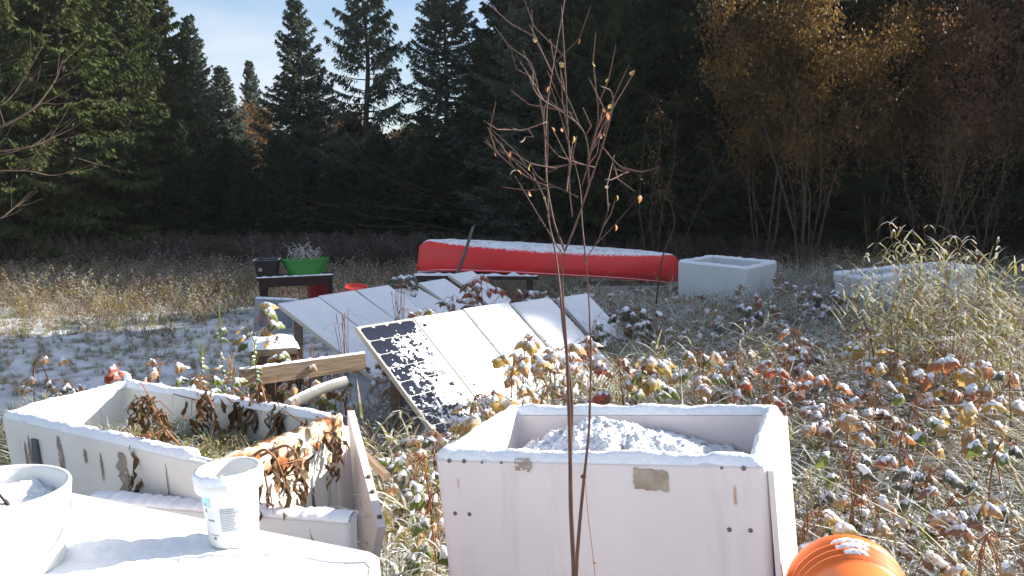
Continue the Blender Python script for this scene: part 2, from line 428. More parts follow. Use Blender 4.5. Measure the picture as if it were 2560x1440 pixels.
# --- near right bin
nb = thing('insulated_bin', 'large white insulated bin filled with snowy soil, bare sapling stems before its front', 'bin',
           (0.348, 2.778, 1.0), (-0.013, -0.094, -0.364))
w, l, h = 1.026, 0.68, 0.98
body = bin_shell(w, l, h, 0.055, 0.015).build('shell', m_bin, nb, smooth=False)
rim_snow(w, l, 0.058, 0.026, 1).build('snow_cap', m_snow, nb, smooth=True)
yf = -l / 2
def front_pt(px, py, inset=0.002):
    """point of the front face of the near bin seen at a pixel, in bin coordinates"""
    mw = Matrix.LocRotScale(Vector((0.348, 2.778, 1.0)), Euler((-0.013, -0.094, -0.364)), None).inverted()
    o = mw @ Vector((0, 0, CAM_Z)); d = mw.to_3x3() @ ray(px, py)
    t = (-l / 2 - o.y) / d.y; p = o + d * t
    return Vector((p.x, -l / 2 + 0.015 * (-p.z) / h - inset, p.z))
for px, py in ((1123, 1152), (1160, 1153), (1137, 1284), (1173, 1286), (1859, 1171), (1823, 1325), (1876, 1327), (1253, 1157), (1804, 1170), (1205, 1156)):
    p = front_pt(px, py, 0.001)
    s = link('screw', SCREW, nb); s.location = p; s.rotation_euler = (pi / 2, 0, 0)
    s.scale = (0.45,) * 3 if px in (1253, 1804, 1205) else (0.72,) * 3
def ragged_patch(name, x0, z0, x1, z1, y, mat, parent, seed, amp=0.006, th=0.0015, skew=0.0, holes=0.0, n=26, lens=False):
    mb = MB(); nx = n; ny = max(6, int(n * abs(z1 - z0) / abs(x1 - x0)))
    P = {}
    for j in range(ny + 1):
        for i in range(nx + 1):
            u, v = i / nx, j / ny
            x = x0 + (x1 - x0) * u; z = z0 + (z1 - z0) * v + skew * u
            ed = 1 if i in (0, nx) or j in (0, ny) else 0
            P[i, j] = (x + ed * amp * nz(x * 60, z * 60, seed), y - th, z + ed * amp * nz(x * 60, z * 60, seed + 4))
    idx = {}; vs = []
    for j in range(ny):
        for i in range(nx):
            if holes and nz(i * 0.28, j * 0.35, seed * 3.1) + 0.5 * nz(i * .9, j * .9, seed) > holes: continue
            if lens and abs((i + .5) / nx - .5 + .18 * nz(j * .22, seed * 2.7, 1)) * 2 > (0.25 + 0.75 * sin(pi * (j + .5) / ny) ** .6) * (.7 + .5 * nz(j * .35, i * .2, seed)): continue
            q = []
            for a in ((i, j), (i + 1, j), (i + 1, j + 1), (i, j + 1)):
                if a not in idx: idx[a] = len(vs); vs.append(P[a])
                q.append(idx[a])
            mb.f.append(tuple(q)); mb.m.append(0)
    mb.v = vs
    return mb.build(name, mat, parent)
a = front_pt(1287, 1146); b = front_pt(1331, 1177)
ragged_patch('sticker', a.x, b.z, b.x, a.z, a.y, m_sticker, nb, 2, holes=0.12)
a = front_pt(1583, 1170); b = front_pt(1672, 1224)
ragged_patch('sticker', a.x, b.z, b.x, a.z, a.y, m_sticker, nb, 5, skew=-0.006)
a = front_pt(1833, 1215); b = front_pt(1842, 1262)
ragged_patch('rust_mark', a.x, b.z, b.x, a.z, a.y, m_rust, nb, 8, holes=0.1, amp=0.003)
a = front_pt(1143, 1195); b = front_pt(1148, 1222)
ragged_patch('rust_mark', a.x, b.z, b.x, a.z, a.y, m_rust, nb, 9, holes=0.1, amp=0.002)
# side cover plate standing proud of the right wall
mb = MB(); mb.box((w / 2 + 0.012, 0.0, -0.45), (0.016, l - 0.02, 0.86), Matrix.Rotation(-0.012, 3, 'Y')); mb.build('side_plate', m_bin, nb)
# soil heap inside
def heap(cx, cy, a, b, z0, hfun, name, mat, parent=None, n=150, frame=None):
    mb = MB()
    for j in range(n):
        for i in range(n):
            x = cx - a + 2 * a * i / (n - 1); y = cy - b + 2 * b * j / (n - 1)
            mb.v.append((x, y, z0 + hfun(x, y)))
    mb.f = [(j * n + i, j * n + i + 1, (j + 1) * n + i + 1, (j + 1) * n + i) for j in range(n - 1) for i in range(n - 1)]
    mb.m = [0] * len(mb.f)
    return mb.build(name, mat, parent, smooth=True)
def hs(x, y):
    v = 0.10 * math.exp(-((x + 0.12) / 0.20) ** 2 - ((y - 0.10) / 0.2) ** 2) + 0.05 * math.exp(-((x - 0.12) / 0.16) ** 2 - ((y - 0.02) / 0.22) ** 2)
    v -= 0.07 * max(0, (x - 0.22) / 0.25) + 0.07 * max(0, (-x - 0.36) / 0.1)
    v += 0.020 * mn.fractal(Vector((x * 10, y * 10, 2)), 0.5, 2.0, 7) + 0.008 * abs(nz(x, y, 0, 60))
    return v
hp = heap(0, 0, w / 2 - 0.066, l / 2 - 0.066, -0.10, hs, 'soil_heap', m_soilsnow)
place(hp, nb.location, nb.rotation_euler); tag(hp, 'lumpy heap of soil under snow inside the right foreground bin', 'soil heap')
# fallen yellow leaf at the left wall inside the bin
# --- long left bin
lb = thing('insulated_bin', 'long stained white bin of wilted brown plants, its right end torn open', 'bin',
           (-1.504, 3.613, 0.832), (0.05, -0.024, -0.576))
LW, LL, LH = 1.506, 0.644, 0.78
LM = Matrix.LocRotScale(lb.location, lb.rotation_euler, None)
bin_shell(LW, LL, LH, 0.055, 0.03, lip=0.0).build('shell', m_bin_dirty, lb)
rim_snow(LW, LL, 0.065, 0.026, 21, skip=lambda p: p.x > LW / 2 - 0.06 or (p.y < 0 and p.x > 0.60)).build('snow_cap', m_snow, lb, smooth=True)
mb = MB()
for xx in (-0.47,):
    mb.box((xx, -LL / 2 + 0.002, -0.40), (0.045, 0.02, 0.66))
mb.build('slot', m_darkslot, lb)
for xx, zz, ww, hh, sd_ in ((-0.57, -0.20, 0.03, 0.26, 3), (-0.53, -0.16, 0.035, 0.20, 4), (-0.28, -0.11, 0.05, 0.16, 5), (-0.09, -0.09, 0.03, 0.06, 6), (0.02, -0.12, 0.022, 0.12, 7), (0.17, -0.14, 0.10, 0.24, 8), (0.45, -0.14, 0.012, 0.22, 12)):
    ragged_patch('stain', xx - ww / 2, zz - hh / 2, xx + ww / 2, zz + hh / 2, -LL / 2 + 0.001 + 0.03 * (-zz) / LH - 0.004, m_stain, lb, sd_, amp=0.004, holes=0.5, n=14, lens=True)
# torn right end: foam lumps and ragged skin
mb = MB(); rr = random.Random(5)
n1, n2 = 56, 22
P = []
for j in range(n2):
    for i in range(n1):
        y = -LL / 2 + 0.02 + (LL - 0.04) * i / (n1 - 1)
        v = j / (n2 - 1)
        ang = pi * (v * 1.15 - 0.1)
        depth_ = 0.11 + 0.10 * nz(y * 9, 1.5, 0) + 0.06 * nz(y * 30, 2.5, 0)
        if v > 0.5:   # outer skirt running down the wall
            z = 0.012 - depth_ * (v - 0.5) * 2
            x = LW / 2 + 0.004 + 0.010 * abs(nz(y * 22, z * 22, 2)) - 0.03 * (-z) / LH
        else:
            z = 0.014 + 0.014 * nz(y * 25, v * 8, 5) - 0.02 * (1 - v * 2) ** 2
            x = LW / 2 - 0.075 + 0.08 * v * 2
        P.append((x, y, z + 0.006 * nz(y * 60, v * 30, 3)))
mb.v = P
mb.f = [(j * n1 + i, j * n1 + i + 1, (j + 1) * n1 + i + 1, (j + 1) * n1 + i) for j in range(n2 - 1) for i in range(n1 - 1)]
mb.m = [0] * len(mb.f)
mb.build('torn_foam', m_foam, lb, smooth=True)
for k in range(20):
    mb = MB(); y = rr.uniform(-LL / 2 + 0.04, LL / 2 - 0.04); z = -rr.uniform(0.0, 0.2) ** 1.1
    n = rr.randint(7, 10); s = rr.uniform(0.007, 0.022); x = LW / 2 + 0.012 - 0.03 * (-z) / LH + rr.uniform(0, 0.008)
    ring = [(x + rr.uniform(-.003, .006), y + s * cos(2 * pi * i / n) * rr.uniform(0.6, 1.3), z + 1.5 * s * sin(2 * pi * i / n) * rr.uniform(0.6, 1.3)) for i in range(n)]
    ring2 = [(p[0] + 0.005, p[1] * 1.0, p[2]) for p in ring]
    mb.loops([ring, ring2], cap0=True, cap1=True)
    mb.build('torn_skin', m_torn if k % 3 else m_foam, lb)
# grooves and white post on right end
mb = MB(); mb.box((LW / 2 - 0.012, LL / 2 - 0.03, -0.42), (0.045, 0.075, 0.76)); mb.build('corner_post', m_bin, lb)
mb = MB(); mb.box((LW / 2 - 0.015, 0.12, -0.46), (0.02, 0.012, 0.60)); mb.build('seam', m_darkslot, lb)
# peg at the back left corner
mb = MB(); mb.lathe([(0.022, -0.01), (0.018, 0.03), (0.014, 0.05), (0.0, 0.056)], 10, c=(-LW / 2 + 0.03, LL / 2 - 0.03, 0.0)); mb.build('corner_peg', m_snow, lb, smooth=True)
# earth and greenery in the bin
def hs2(x, y): return 0.04 * mn.fractal(Vector((x * 6, y * 6, 4)), 0.7, 2.0, 4)
hp2 = heap(0, 0, LW / 2 - 0.07, LL / 2 - 0.07, -0.20, hs2, 'garden_soil', m_ground, n=50)
hp2.location = lb.location; hp2.rotation_euler = lb.rotation_euler; tag(hp2, 'dark garden soil dusted with snow inside the long left bin', 'garden soil')

# leaning detached wall panel with screws, right of the long bin
T = Vector((-0.735, 3.72, 0.83)); Fp = at_y(944, 1318, 2.98)
dn = Vector((0.10, -0.03, -0.62))
mb = MB(); off = Vector((0.030, 0.006, 0.0))
quad = [T, Fp, Vector((T.x + 0.09, T.y - 0.35, -0.02)), Vector((T.x - 0.01, T.y - 0.05, -0.02))]
mb.add(quad + [q + off for q in quad], [(3, 2, 1, 0), (4, 5, 6, 7), (0, 1, 5, 4), (1, 2, 6, 5), (2, 3, 7, 6), (3, 0, 4, 7)])
pan = mb.build('loose_side_panel', m_bin); tag(pan, 'loose white panel with screw holes leaning against the right end of the long bin', 'panel')
for u in (0.62, 0.74, 0.93):
    s = link('screw', SCREW, pan); s.location = T.lerp(Fp, u) + off * 0.5 + Vector((0.002, -0.004, 0.003)); s.rotation_euler = (0.5, 0.1, 0)

# --- box with snow in the near left corner (upside-down bin with lid)
R0 = at_z(898, 1354, 0.9); BL = at_z(176, 1214, 0.9)
e1 = (BL - R0); e1.z = 0; e1.normalize(); e2 = Vector((e1.y, -e1.x, 0))
if e2.y > 0: e2 = -e2
e2 = (e2 + Vector((0.04, 0, 0))).normalized()
yaw = math.atan2(-e1.y, -e1.x)
tb = thing('snow_covered_box', 'white box under a flat sheet of snow carrying two white pails', 'box', (R0.x, R0.y, 0.87), (0, 0, yaw))
bw, bl = 1.5, 1.25
mb = MB()
mb.loops([rrect(bw + 0.12, bl + 0.12, 0.03, -0.86, dx=-bw / 2 + 0.03, dy=-bl / 2), rrect(bw + 0.06, bl + 0.06, 0.03, -0.08, dx=-bw / 2 + 0.03, dy=-bl / 2),
          rrect(bw + 0.055, bl + 0.05, 0.03, -0.012, dx=-bw / 2 + 0.03, dy=-bl / 2), rrect(bw + 0.03, bl + 0.03, 0.03, 0, dx=-bw / 2 + 0.03, dy=-bl / 2)], cap0=True, cap1=True)
mb.build('shell', m_bin, tb)
TOPZ = 0.9
mb = MB(); nx, ny = 170, 110
for j in range(ny):
    for i in range(nx):
        x = -bw * 1.0 + (bw) * i / (nx - 1) + 0.0; y = -bl + bl * j / (ny - 1)
        ew = 16 + 9 * nz(x * 5, y * 5, 9); e = max(0, min(min(i, nx - 1 - i) / ew, min(j, ny - 1 - j) / ew, 1)); e = e * e * (3 - 2 * e)
        z = 0.001 + 0.027 * e + e * (0.0055 * mn.fractal(Vector((x * 26, y * 26, 1)), 0.7, 2.0, 5) + 0.006 * nz(x, y, 3, 6))
        wob = 0.018 * nz(x * 20, y * 20, 7) * (1 - e)
        mb.v.append((x + wob, y + wob, z))
mb.f = [(j * nx + i, j * nx + i + 1, (j + 1) * nx + i + 1, (j + 1) * nx + i) for j in range(ny - 1) for i in range(nx - 1)]
mb.m = [0] * len(mb.f)
mb.build('snow_sheet', m_snow, tb, smooth=True)
for (dx, dz) in ((-0.03, -0.02), (-0.06, -0.16), (-0.30, -0.05)):
    s = link('screw', SCREW, tb); s.location = (0.0625 if False else 0.062, dx * 4 - 0.02, dz - 0.03); s.rotation_euler = (0, pi / 2, 0)

# --- slab standing behind that box
A = at_z(884, 1298, 0.66); B = at_z(236, 1220, 0.70)
d = (A - B); yaw2 = math.atan2(d.y, d.x); Ln = sqrt(d.x ** 2 + d.y ** 2)
sl = thing('standing_slab', 'grey-white slab topped with lumpy snow between the snowy box and the long bin', 'slab', ((A.x + B.x) / 2, (A.y + B.y) / 2, 0), (0, 0, yaw2))
mb = MB(); mb.loops([rrect(Ln, 0.09, 0.02, 0.0), rrect(Ln, 0.09, 0.02, 0.655), rrect(Ln - 0.02, 0.07, 0.02, 0.665)], cap0=True, cap1=True); mb.build('board', m_bin_blue, sl)
mb = MB(); L_ = []
for i in range(90):
    x = -Ln / 2 + Ln * i / 89; hh = 0.028 * (0.8 + 0.5 * nz(x * 14, 0, 3) + 0.4 * nz(x * 40, 0, 5))
    L_.append([(x, 0.055 * cos(a_) * (0.9 + 0.15 * nz(x * 30, a_, 1)), 0.663 + hh * sin(a_)) for a_ in [pi * k / 8 for k in range(9)]])
mb.loops(L_); mb.build('snow_cap', m_snow, sl, smooth=True)

# ------------------------------------------------------------------ pails
def pail(name, label, loc, r1, r0, h_, rot=(0, 0, 0), mat=m_pail, ribs=None, inner=None, cat='pail'):
    t = thing(name, label, cat, loc, rot)
    mb = MB()
    pr = [(0.0, 0.0), (r0 - 0.008, 0.0), (r0, 0.006)]
    for z, dr in ribs: pr.append((r0 + (r1 - r0) * z / h_ + dr, z))
    pr += [(r1 + 0.008, h_ - 0.006), (r1 + 0.006, h_), (r1 - 0.002, h_), (r1 - 0.005, h_ - 0.008), (r0 - 0.006, 0.012), (0.0, 0.012)]
    mb.lathe(pr, 56)
    mb.build('body', mat, t, smooth=False)
    for p in t.children: p.data.polygons.foreach_set('use_smooth', [True] * len(p.data.polygons))
    return t
pb = at_z(566, 1374, TOPZ)
hP = 0.198
bk = pail('white_pail', 'small empty white pail with a cyan patch and grey print on the snowy box', (pb.x, pb.y + 0.065, TOPZ - 0.002), 0.075, 0.062, hP, rot=(0.03, -0.045, 0.0),
          ribs=[(0.10, 0), (hP - 0.052, 0), (hP - 0.051, 0.011), (hP - 0.046, 0.013), (hP - 0.010, 0.014)])
def curved(parent, name, a0, a1, z0, z1, mat, rfun, n=10):
    mb = MB()
    lo = []; hi = []
    for k in range(n + 1):
        a = a0 + (a1 - a0) * k / n
        lo.append((rfun(z0) * cos(a), rfun(z0) * sin(a), z0)); hi.append((rfun(z1) * cos(a), rfun(z1) * sin(a), z1))
    mb.add(lo + hi, [(k, k + 1, n + 2 + k, n + 1 + k) for k in range(n)])
    return mb.build(name, mat, parent)
rf = lambda z: 0.062 + 0.013 * z / hP + 0.0008
cang = math.atan2(-(pb.y + 0.065), -pb.x)      # direction from pail to camera
curved(bk, 'cyan_patch', cang - 0.95 - 0.35, cang - 0.95 + 0.16, hP - 0.083, hP - 0.056, m_cyan, rf)
mbp = MB(); rp = random.Random(3)
zz = hP - 0.088
while zz > 0.05:
    a = cang - 0.42; end = cang - 0.42 + rp.uniform(0.45, 0.62)
    hh = 0.0016 if zz < hP - 0.10 else 0.0026
    while a < end:
        da = rp.uniform(0.02, 0.06)
        n = 2; r = rf(zz) + 0.0004
        mbp.add([(r * cos(a + da * k / n), r * sin(a + da * k / n), zz) for k in range(n + 1)] + [(r * cos(a + da * k / n), r * sin(a + da * k / n), zz + hh) for k in range(n + 1)], [(k, k + 1, n + 2 + k, n + 1 + k) for k in range(n)])
        a += da + 0.014
    zz -= hh + 0.0026
mbp.build('printed_lines', m_print, bk)
for (aa, z0, da, hh) in ((-1.02, 0.118, 0.05, 0.012), (-1.13, 0.118, 0.06, 0.016), (-1.1, 0.10, 0.09, 0.009), (-0.98, 0.078, 0.30, 0.004), (-0.95, 0.040, 0.4, 0.0014), (-0.82, 0.028, 0.12, 0.008)):
    mbp = MB(); r = rf(z0) + 0.0004; a = cang + aa; n = 4
    mbp.add([(r * cos(a + da * k / n), r * sin(a + da * k / n), z0) for k in range(n + 1)] + [(r * cos(a + da * k / n), r * sin(a + da * k / n), z0 + hh) for k in range(n + 1)], [(k, k + 1, n + 2 + k, n + 1 + k) for k in range(n)]); mbp.build('printed_mark', m_print, bk)
mbs = MB()      # snow caught on the pail's collar and rim, on its left and near side
L_ = []
for k in range(40):
    a = cang - 1.7 + 2.6 * k / 39; e = sin(pi * k / 39)
    rr0 = 0.0765 + 0.009 * e; hh = (0.006 + 0.005 * nz(k * .5, 0, 2)) * e
    L_.append([(rr0 * cos(a) - 0.006 * cos(a), rr0 * sin(a) - 0.006 * sin(a), hP), (rr0 * cos(a), rr0 * sin(a), hP + hh), ((rr0 + .006) * cos(a), (rr0 + .006) * sin(a), hP - .002), ((rr0 + .007) * cos(a), (rr0 + .007) * sin(a), hP - .02 * e)])
mbs.add([q for l_ in L_ for q in l_], [(i * 4 + k, i * 4 + k + 1, (i + 1) * 4 + k + 1, (i + 1) * 4 + k) for i in range(39) for k in range(3)])
mbs.build('snow_cap', m_snow, bk, smooth=True)

# big pail at the left border
hB = 0.275
pc = at_z(20, 1440, TOPZ)
bb = pail('white_pail', 'large white pail full of snow with a grey handle at the left border', (-1.245, 1.99, TOPZ - 0.004), 0.153, 0.140, 0.200, rot=(0.02, 0.02, 0),
          ribs=[(0.1, 0), (0.140, 0), (0.141, 0.007), (0.187, 0.008)])
hB = 0.195
def hs3(x, y):
    return 0.035 * mn.fractal(Vector((x * 14, y * 14, 6)), 0.8, 2.0, 4) - 0.05 * max(0, x / 0.14)
mb = MB(); n = 40
for j in range(14):
    for i in range(n):
        r = 0.14 * j / 13; a = 2 * pi * i / n; x, y = r * cos(a), r * sin(a)
        mb.v.append((x, y, hB - 0.028 + hs3(x, y)))
mb.f = [(j * n + i, j * n + (i + 1) % n, (j + 1) * n + (i + 1) % n, (j + 1) * n + i) for j in range(13) for i in range(n)]; mb.m = [0] * len(mb.f)
sp_ = mb.build('snow_in_pail', m_snow_dusty, smooth=True); sp_.location = bb.location; tag(sp_, 'heap of grey-flecked snow inside the large pail at the left border', 'snow')
mb = MB(); pts = []
for k in range(17):
    a = pi * k / 16
    pts.append((0.157 * cos(a) * 1.0, -0.05 - 0.10 * sin(a) , 0.185 - 0.16 * sin(a)))
pts = []
for k in range(21):
    u = k / 20; a = -pi / 2 - 1.25 + 2.5 * u
    rr_ = 0.162 - 0.014 * sin(pi * u)
    pts.append((rr_ * cos(a), rr_ * sin(a), 0.150 - 0.12 * sin(pi * u) ** 0.8))
mb.tube(pts, 0.006, 6); hd = mb.build('handle', m_handle, bb, smooth=True); hd.rotation_euler = (0, 0, 0.75)
mb = MB(); mb.tube([(-0.12, -0.03, 0.20), (-0.04, -0.04, 0.195), (0.02, -0.02, 0.188), (0.055, -0.04, 0.16)], [0.006, 0.007, 0.006, 0.004], 6)
st = mb.build('twig', m_darkwood, smooth=True); st.location = bb.location; tag(st, 'short dark twig sticking out of the snow in the large left pail', 'twig')
# small lump of snow beside the pail
# orange pail lying bottom right
ob = pail('orange_pail', 'ribbed orange pail lying on its side beside the right foreground bin', (0.87, 1.93, 0.69), 0.155, 0.132, 0.36, rot=(-pi / 2, 0, -0.18),
          mat=m_orange, ribs=[(0.10, 0), (0.20, 0), (0.232, 0), (0.235, 0.009), (0.242, 0.009), (0.246, 0), (0.262, 0), (0.265, 0.010), (0.272, 0.010), (0.276, 0.0), (0.292, 0), (0.295, 0.011), (0.302, 0.011), (0.306, 0.001), (0.320, 0.001), (0.325, 0.006), (0.34, 0.009)])
mb = MB()
for (ax, a0, a1) in ((0.25, 1.35, 1.75), (0.285, 1.30, 1.85), (0.313, 1.25, 1.9)):
    rows = []
    for i in range(14):
        z = ax - 0.012 + 0.022 * i / 13
        rows.append([])
        for k in range(22):
            a = a0 + (a1 - a0) * k / 21
            e = sin(pi * k / 21) * sin(pi * i / 13)
            r = 0.146 + 0.02 * (z / 0.36) - 0.006 + 0.012 * max(0, e + 0.5 * nz(a * 20, z * 90, 2)) ** 0.5
            rows[-1].append((r * cos(a), -r * sin(a) if False else r * sin(a), z))
    o_ = [q for r_ in rows for q in r_]
    mb.add([(p[0], -p[1], p[2]) for p in o_], [(i * 22 + k, i * 22 + k + 1, (i + 1) * 22 + k + 1, (i + 1) * 22 + k) for i in range(13) for k in range(21)])
mb.build('snow_patch', m_snow_dusty, ob, smooth=True)
mb = MB(); mb.box((0.93, 2.12, 0.265), (0.26, 0.42, 0.53), Matrix.Rotation(-0.18, 3, 'Z')); blk = mb.build('timber_block', m_wood)
tag(blk, 'weathered timber block under the orange pail beside the right foreground bin', 'block')

# ------------------------------------------------------------------ solar panels
PW, PL = 0.54, 1.2
def cell_mesh():
    mb = MB(); a = 0.062; c = 0.018
    pts = [(-a + c, -a), (a - c, -a), (a, -a + c), (a, a - c), (a - c, a), (-a + c, a), (-a, a - c), (-a, -a + c)]
    lo = [(x, y, 0.0) for x, y in pts]; hi = [(x, y, 0.0015) for x, y in pts]
    mb.loops([lo, hi], cap1=True); return mb.mesh('cell', m_cell)
def bus_mesh():
    mb = MB()
    for x in (-0.02, 0.02): mb.box((x, 0, 0.0019), (0.0016, 0.12, 0.0006))
    return mb.mesh('bus_line', m_glassline)
CELL = cell_mesh()
def frame_mesh():
    mb = MB(); t = 0.014; h_ = 0.035
    for x in (-PW / 2 + t / 2, PW / 2 - t / 2): mb.box((x, -PL / 2, -h_ / 2 + 0.006), (t, PL, h_))
    for y in (-t / 2, -PL + t / 2): mb.box((0, y, -h_ / 2 + 0.005), (PW - 2 * t, t, h_))
    return mb.mesh('frame', m_alu)
def back_mesh():
    mb = MB(); mb.box((0, -PL / 2, -0.004), (PW - 0.028, PL - 0.028, 0.008)); return mb.mesh('backsheet', m_cellback)
FRM, BCK = frame_mesh(), back_mesh()
def snow_sheet(name, W_, L_, cov, seed, th=0.012, step=0.010, edge=0.0, parent=None, mat=None, z0=0.0):
    """snow lying on a panel; cov(x,y) in 0..1 is how fully it covers"""
    nx = int(W_ / step); ny = int(L_ / step)
    def val(x, y):
        v = nz(x, y, seed, 14) * 0.55 + nz(x, y, seed + 7, 38) * 0.45 + nz(x, y, seed + 3, 85) * 0.2
        return v * 1.35 + (cov(x, y) * 2 - 1) * 1.0
    mb = MB(); idx = {}
    def vert(i, j):
        if (i, j) not in idx:
            x = -W_ / 2 + W_ * i / nx; y = -L_ * j / ny
            v = val(x, y)
            z = min(1.0, max(0.0, (v + 0.05) * 3)) ** 0.6 * th * (0.85 + 0.3 * nz(x, y, seed, 30)) + z0
            if i in (0, nx) or j in (0, ny): z = z0
            idx[i, j] = len(mb.v); mb.v.append((x, y, z))
        return idx[i, j]
    for j in range(ny):
        for i in range(nx):
            x = -W_ / 2 + W_ * (i + .5) / nx; y = -L_ * (j + .5) / ny
            if val(x, y) > -0.02:
                mb.f.append((vert(i, j), vert(i, j + 1), vert(i + 1, j + 1), vert(i + 1, j))); mb.m.append(0)
    return mb.build(name, mat or m_snow, parent, smooth=True)
def panel(label, TLp, u, v, cov=None, seed=0, cells=True, step=0.012, th=0.012, group=None):
    """TLp top left corner, u unit vector along the top edge, v unit vector down the slope"""
    u = Vector(u).normalized(); v = Vector(v); v = (v - u * v.dot(u)).normalized(); n = u.cross(-v).normalized()
    R_ = Matrix((u, -v, n)).transposed().to_4x4()
    t = thing('solar_panel', label, 'solar panel', TLp + u * PW / 2, (0, 0, 0), group)
    t.rotation_euler = R_.to_euler()
    link('frame', FRM, t); link('backsheet', BCK, t)
    if cells:
        for r in range(9):
            for c in range(4):
                o = link('cell', CELL, t); o.location = (-PW / 2 + 0.021 + 0.063 + c * 0.1265, -0.078 - r * 0.1295, 0.0005)
    if cov: snow_sheet('snow_layer', PW - 0.0, PL - 0.006, cov, seed, parent=t, step=step, th=th, z0=0.002 if cells else 0.0062)
    return t
u = Vector((0.638, 0.77, 0.0)); v = Vector((0.39, -0.47, -0.49))
TL0 = Vector((-1.09, 5.88, 0.86))
def cov1(x, y):
    a = 0.50 + 1.1 * (x + 0.06) * 1.2
    b = (-y) / 1.2
    top = min(1, (-y) / 0.16)
    return max(0.02, min(0.80, 0.40 + 0.8 * (x + 0.04) + 0.16 * b)) * (0.25 + 0.75 * min(1, max(0, (-y - 0.02 - 0.10 * (0.25 - x)) / 0.16)))
def cov2(x, y):
    left = (x + 0.27)
    return min(1.0, 0.66 + 2.6 * max(0, left - 0.05) + (0.0 if y > -0.15 else 0.0)) - 0.35 * max(0, (-y - 0.75)) * (1 if x < 0.1 else 0.4)
p1 = panel('solar panel with dark cells showing through patchy snow, leftmost of the front row', TL0, u, v, cov1, 1, step=0.0085, th=0.007)
p2 = panel('snow-covered solar panel second from the left in the front row, its left edge speckled bare', TL0 + u * 0.547 + Vector((0, 0, 0.004)), u, v, cov2, 12, step=0.010, th=0.010)
full = lambda x, y: 1.2
p3 = panel('fully snow-covered solar panel, third in the front row, plant shadows across it', TL0 + u * 1.092 + Vector((0.0, 0, 0.012)), u, v, lambda x, y: .92 + .2 * x, 23, cells=False, step=0.013, th=0.016)
p4 = panel('snow-covered solar panel at the right end of the front row, orange leaves before it', TL0 + u * 1.645 + Vector((0.02, 0.03, -0.005)), u, v + Vector((0.04, 0, 0.0)), lambda x, y: .90, 34, cells=False, step=0.013, th=0.018)
p5 = panel('single snow-covered solar panel lying apart, right of the front row beyond the saplings', Vector((0.466, 8.8, 0.70)), u, Vector((0.5, -0.6, -0.625)), full, 45, cells=False, step=0.02, th=0.014)
ub = Vector((0.47, 0.88, 0.0)).normalized(); vb = Vector((0.62, -0.40, -0.40))
names = ['snow-covered solar panel at the left end of the back row, near the basin', 'snow-covered solar panel second from the left in the back row', 'third snow-covered solar panel of the back row, before the red pots',
         'fourth snow-covered solar panel of the back row, dark snowy weed beside it', 'fifth snow-covered solar panel of the back row, below the left end of the canoe', 'snow-covered solar panel at the right end of the back row, drooping brown leaves before it']
PK = Vector((-2.10, 7.58, 0.80))
tops = [(0, 0, 0), (0.545, 0.006, .01), (1.095, 0.02, -.02), (1.68, -0.10, .10), (2.22, -0.02, .0), (2.80, 0.05, -.06)]
for k, (dd, dz, jt) in enumerate(tops):
    panel(names[k], PK + ub * dd + Vector((0, 0, dz)) - vb * jt, ub + Vector((jt * .3, 0, 0)), vb + Vector((0, 0, jt * .8)), full, 60 + k, cells=False, step=0.03, th=0.016)
# props of the rows
for nm, q in (('wooden post propping up the bare solar panel', TL0 + u * 0.42), ('wooden post behind the right end of the front solar panels', TL0 + u * 1.6), ('wooden post behind the left end of the back solar panels', PK + ub * 0.3), ('wooden post behind the right end of the back solar panels', PK + ub * 2.9)):
    mb = MB(); q2 = q + Vector((-0.05, 0.07, -0.045)); mb.box((q2.x, q2.y, q2.z / 2 - 0.02), (0.07, 0.05, q2.z + 0.0)); o = mb.build('prop_post', m_wood)
    tag(o, nm, 'post', 'posts propping up the solar panels')

# ------------------------------------------------------------------ timber beam, pipe, stump
def beam(name, A, B, hgt, th, mat, label, cat, snow=True, top=None):
    A = Vector(A); B = Vector(B); d = B - A
    M_ = d.to_track_quat('X', 'Z').to_matrix()
    mb = MB(); n = 24
    L_ = []
    for i in range(n + 1):
        p = A.lerp(B, i / n); w_ = 1 + 0.05 * nz(i * 0.4, 0, 3)
        L_.append([p + M_ @ Vector((0, a * th / 2, b * hgt / 2 * w_)) for a, b in ((-1, -1), (1, -1), (1, 1), (-1, 1))])
    mb.loops(L_, cap0=True, cap1=True)
    MI = Matrix.LocRotScale(A, M_.to_euler(), None); MII = MI.inverted()
    mb.v = [tuple(MII @ Vector(q)) for q in mb.v]
    o = mb.build(name, mat); o.location = A; o.rotation_euler = M_.to_euler(); tag(o, label, cat)
    if snow:
        mb = MB(); L2 = []
        for i in range(61):
            p = A.lerp(B, i / 60); hh = 0.012 * (1 + 0.8 * nz(i * 0.35, 1, 3))
            L2.append([p + M_ @ Vector((0, th / 2 * u_, hgt / 2 + hh * (1 - u_ * u_) ** 0.5 - (0.003 if abs(u_) > .99 else 0))) for u_ in (-1.02, -0.7, -0.3, 0.1, 0.5, 0.8, 1.02) for _ in (0,) if True] if False else
                      [p + M_ @ Vector((0, th / 2 * u_, hgt / 2 + hh * max(0, 1 - u_ * u_) ** 0.5 - 0.002)) for u_ in (-1.0, -0.7, -0.3, 0.1, 0.5, 0.8, 1.0)])
        vs = [q for l_ in L2 for q in l_]
        mb.add([MII @ q for q in vs], [(i * 7 + k, i * 7 + k + 1, (i + 1) * 7 + k + 1, (i + 1) * 7 + k) for i in range(60) for k in range(6)])
        mb.build('snow_cap', m_snow, o, smooth=True)
    return o
A = at_y(600, 945, 5.35); B = at_y(912, 902, 5.72)
beam('timber_beam', A, B, 0.112, 0.045, m_wood, 'weathered brown timber beam with a line of snow on top, ending at the bare solar panel', 'beam')
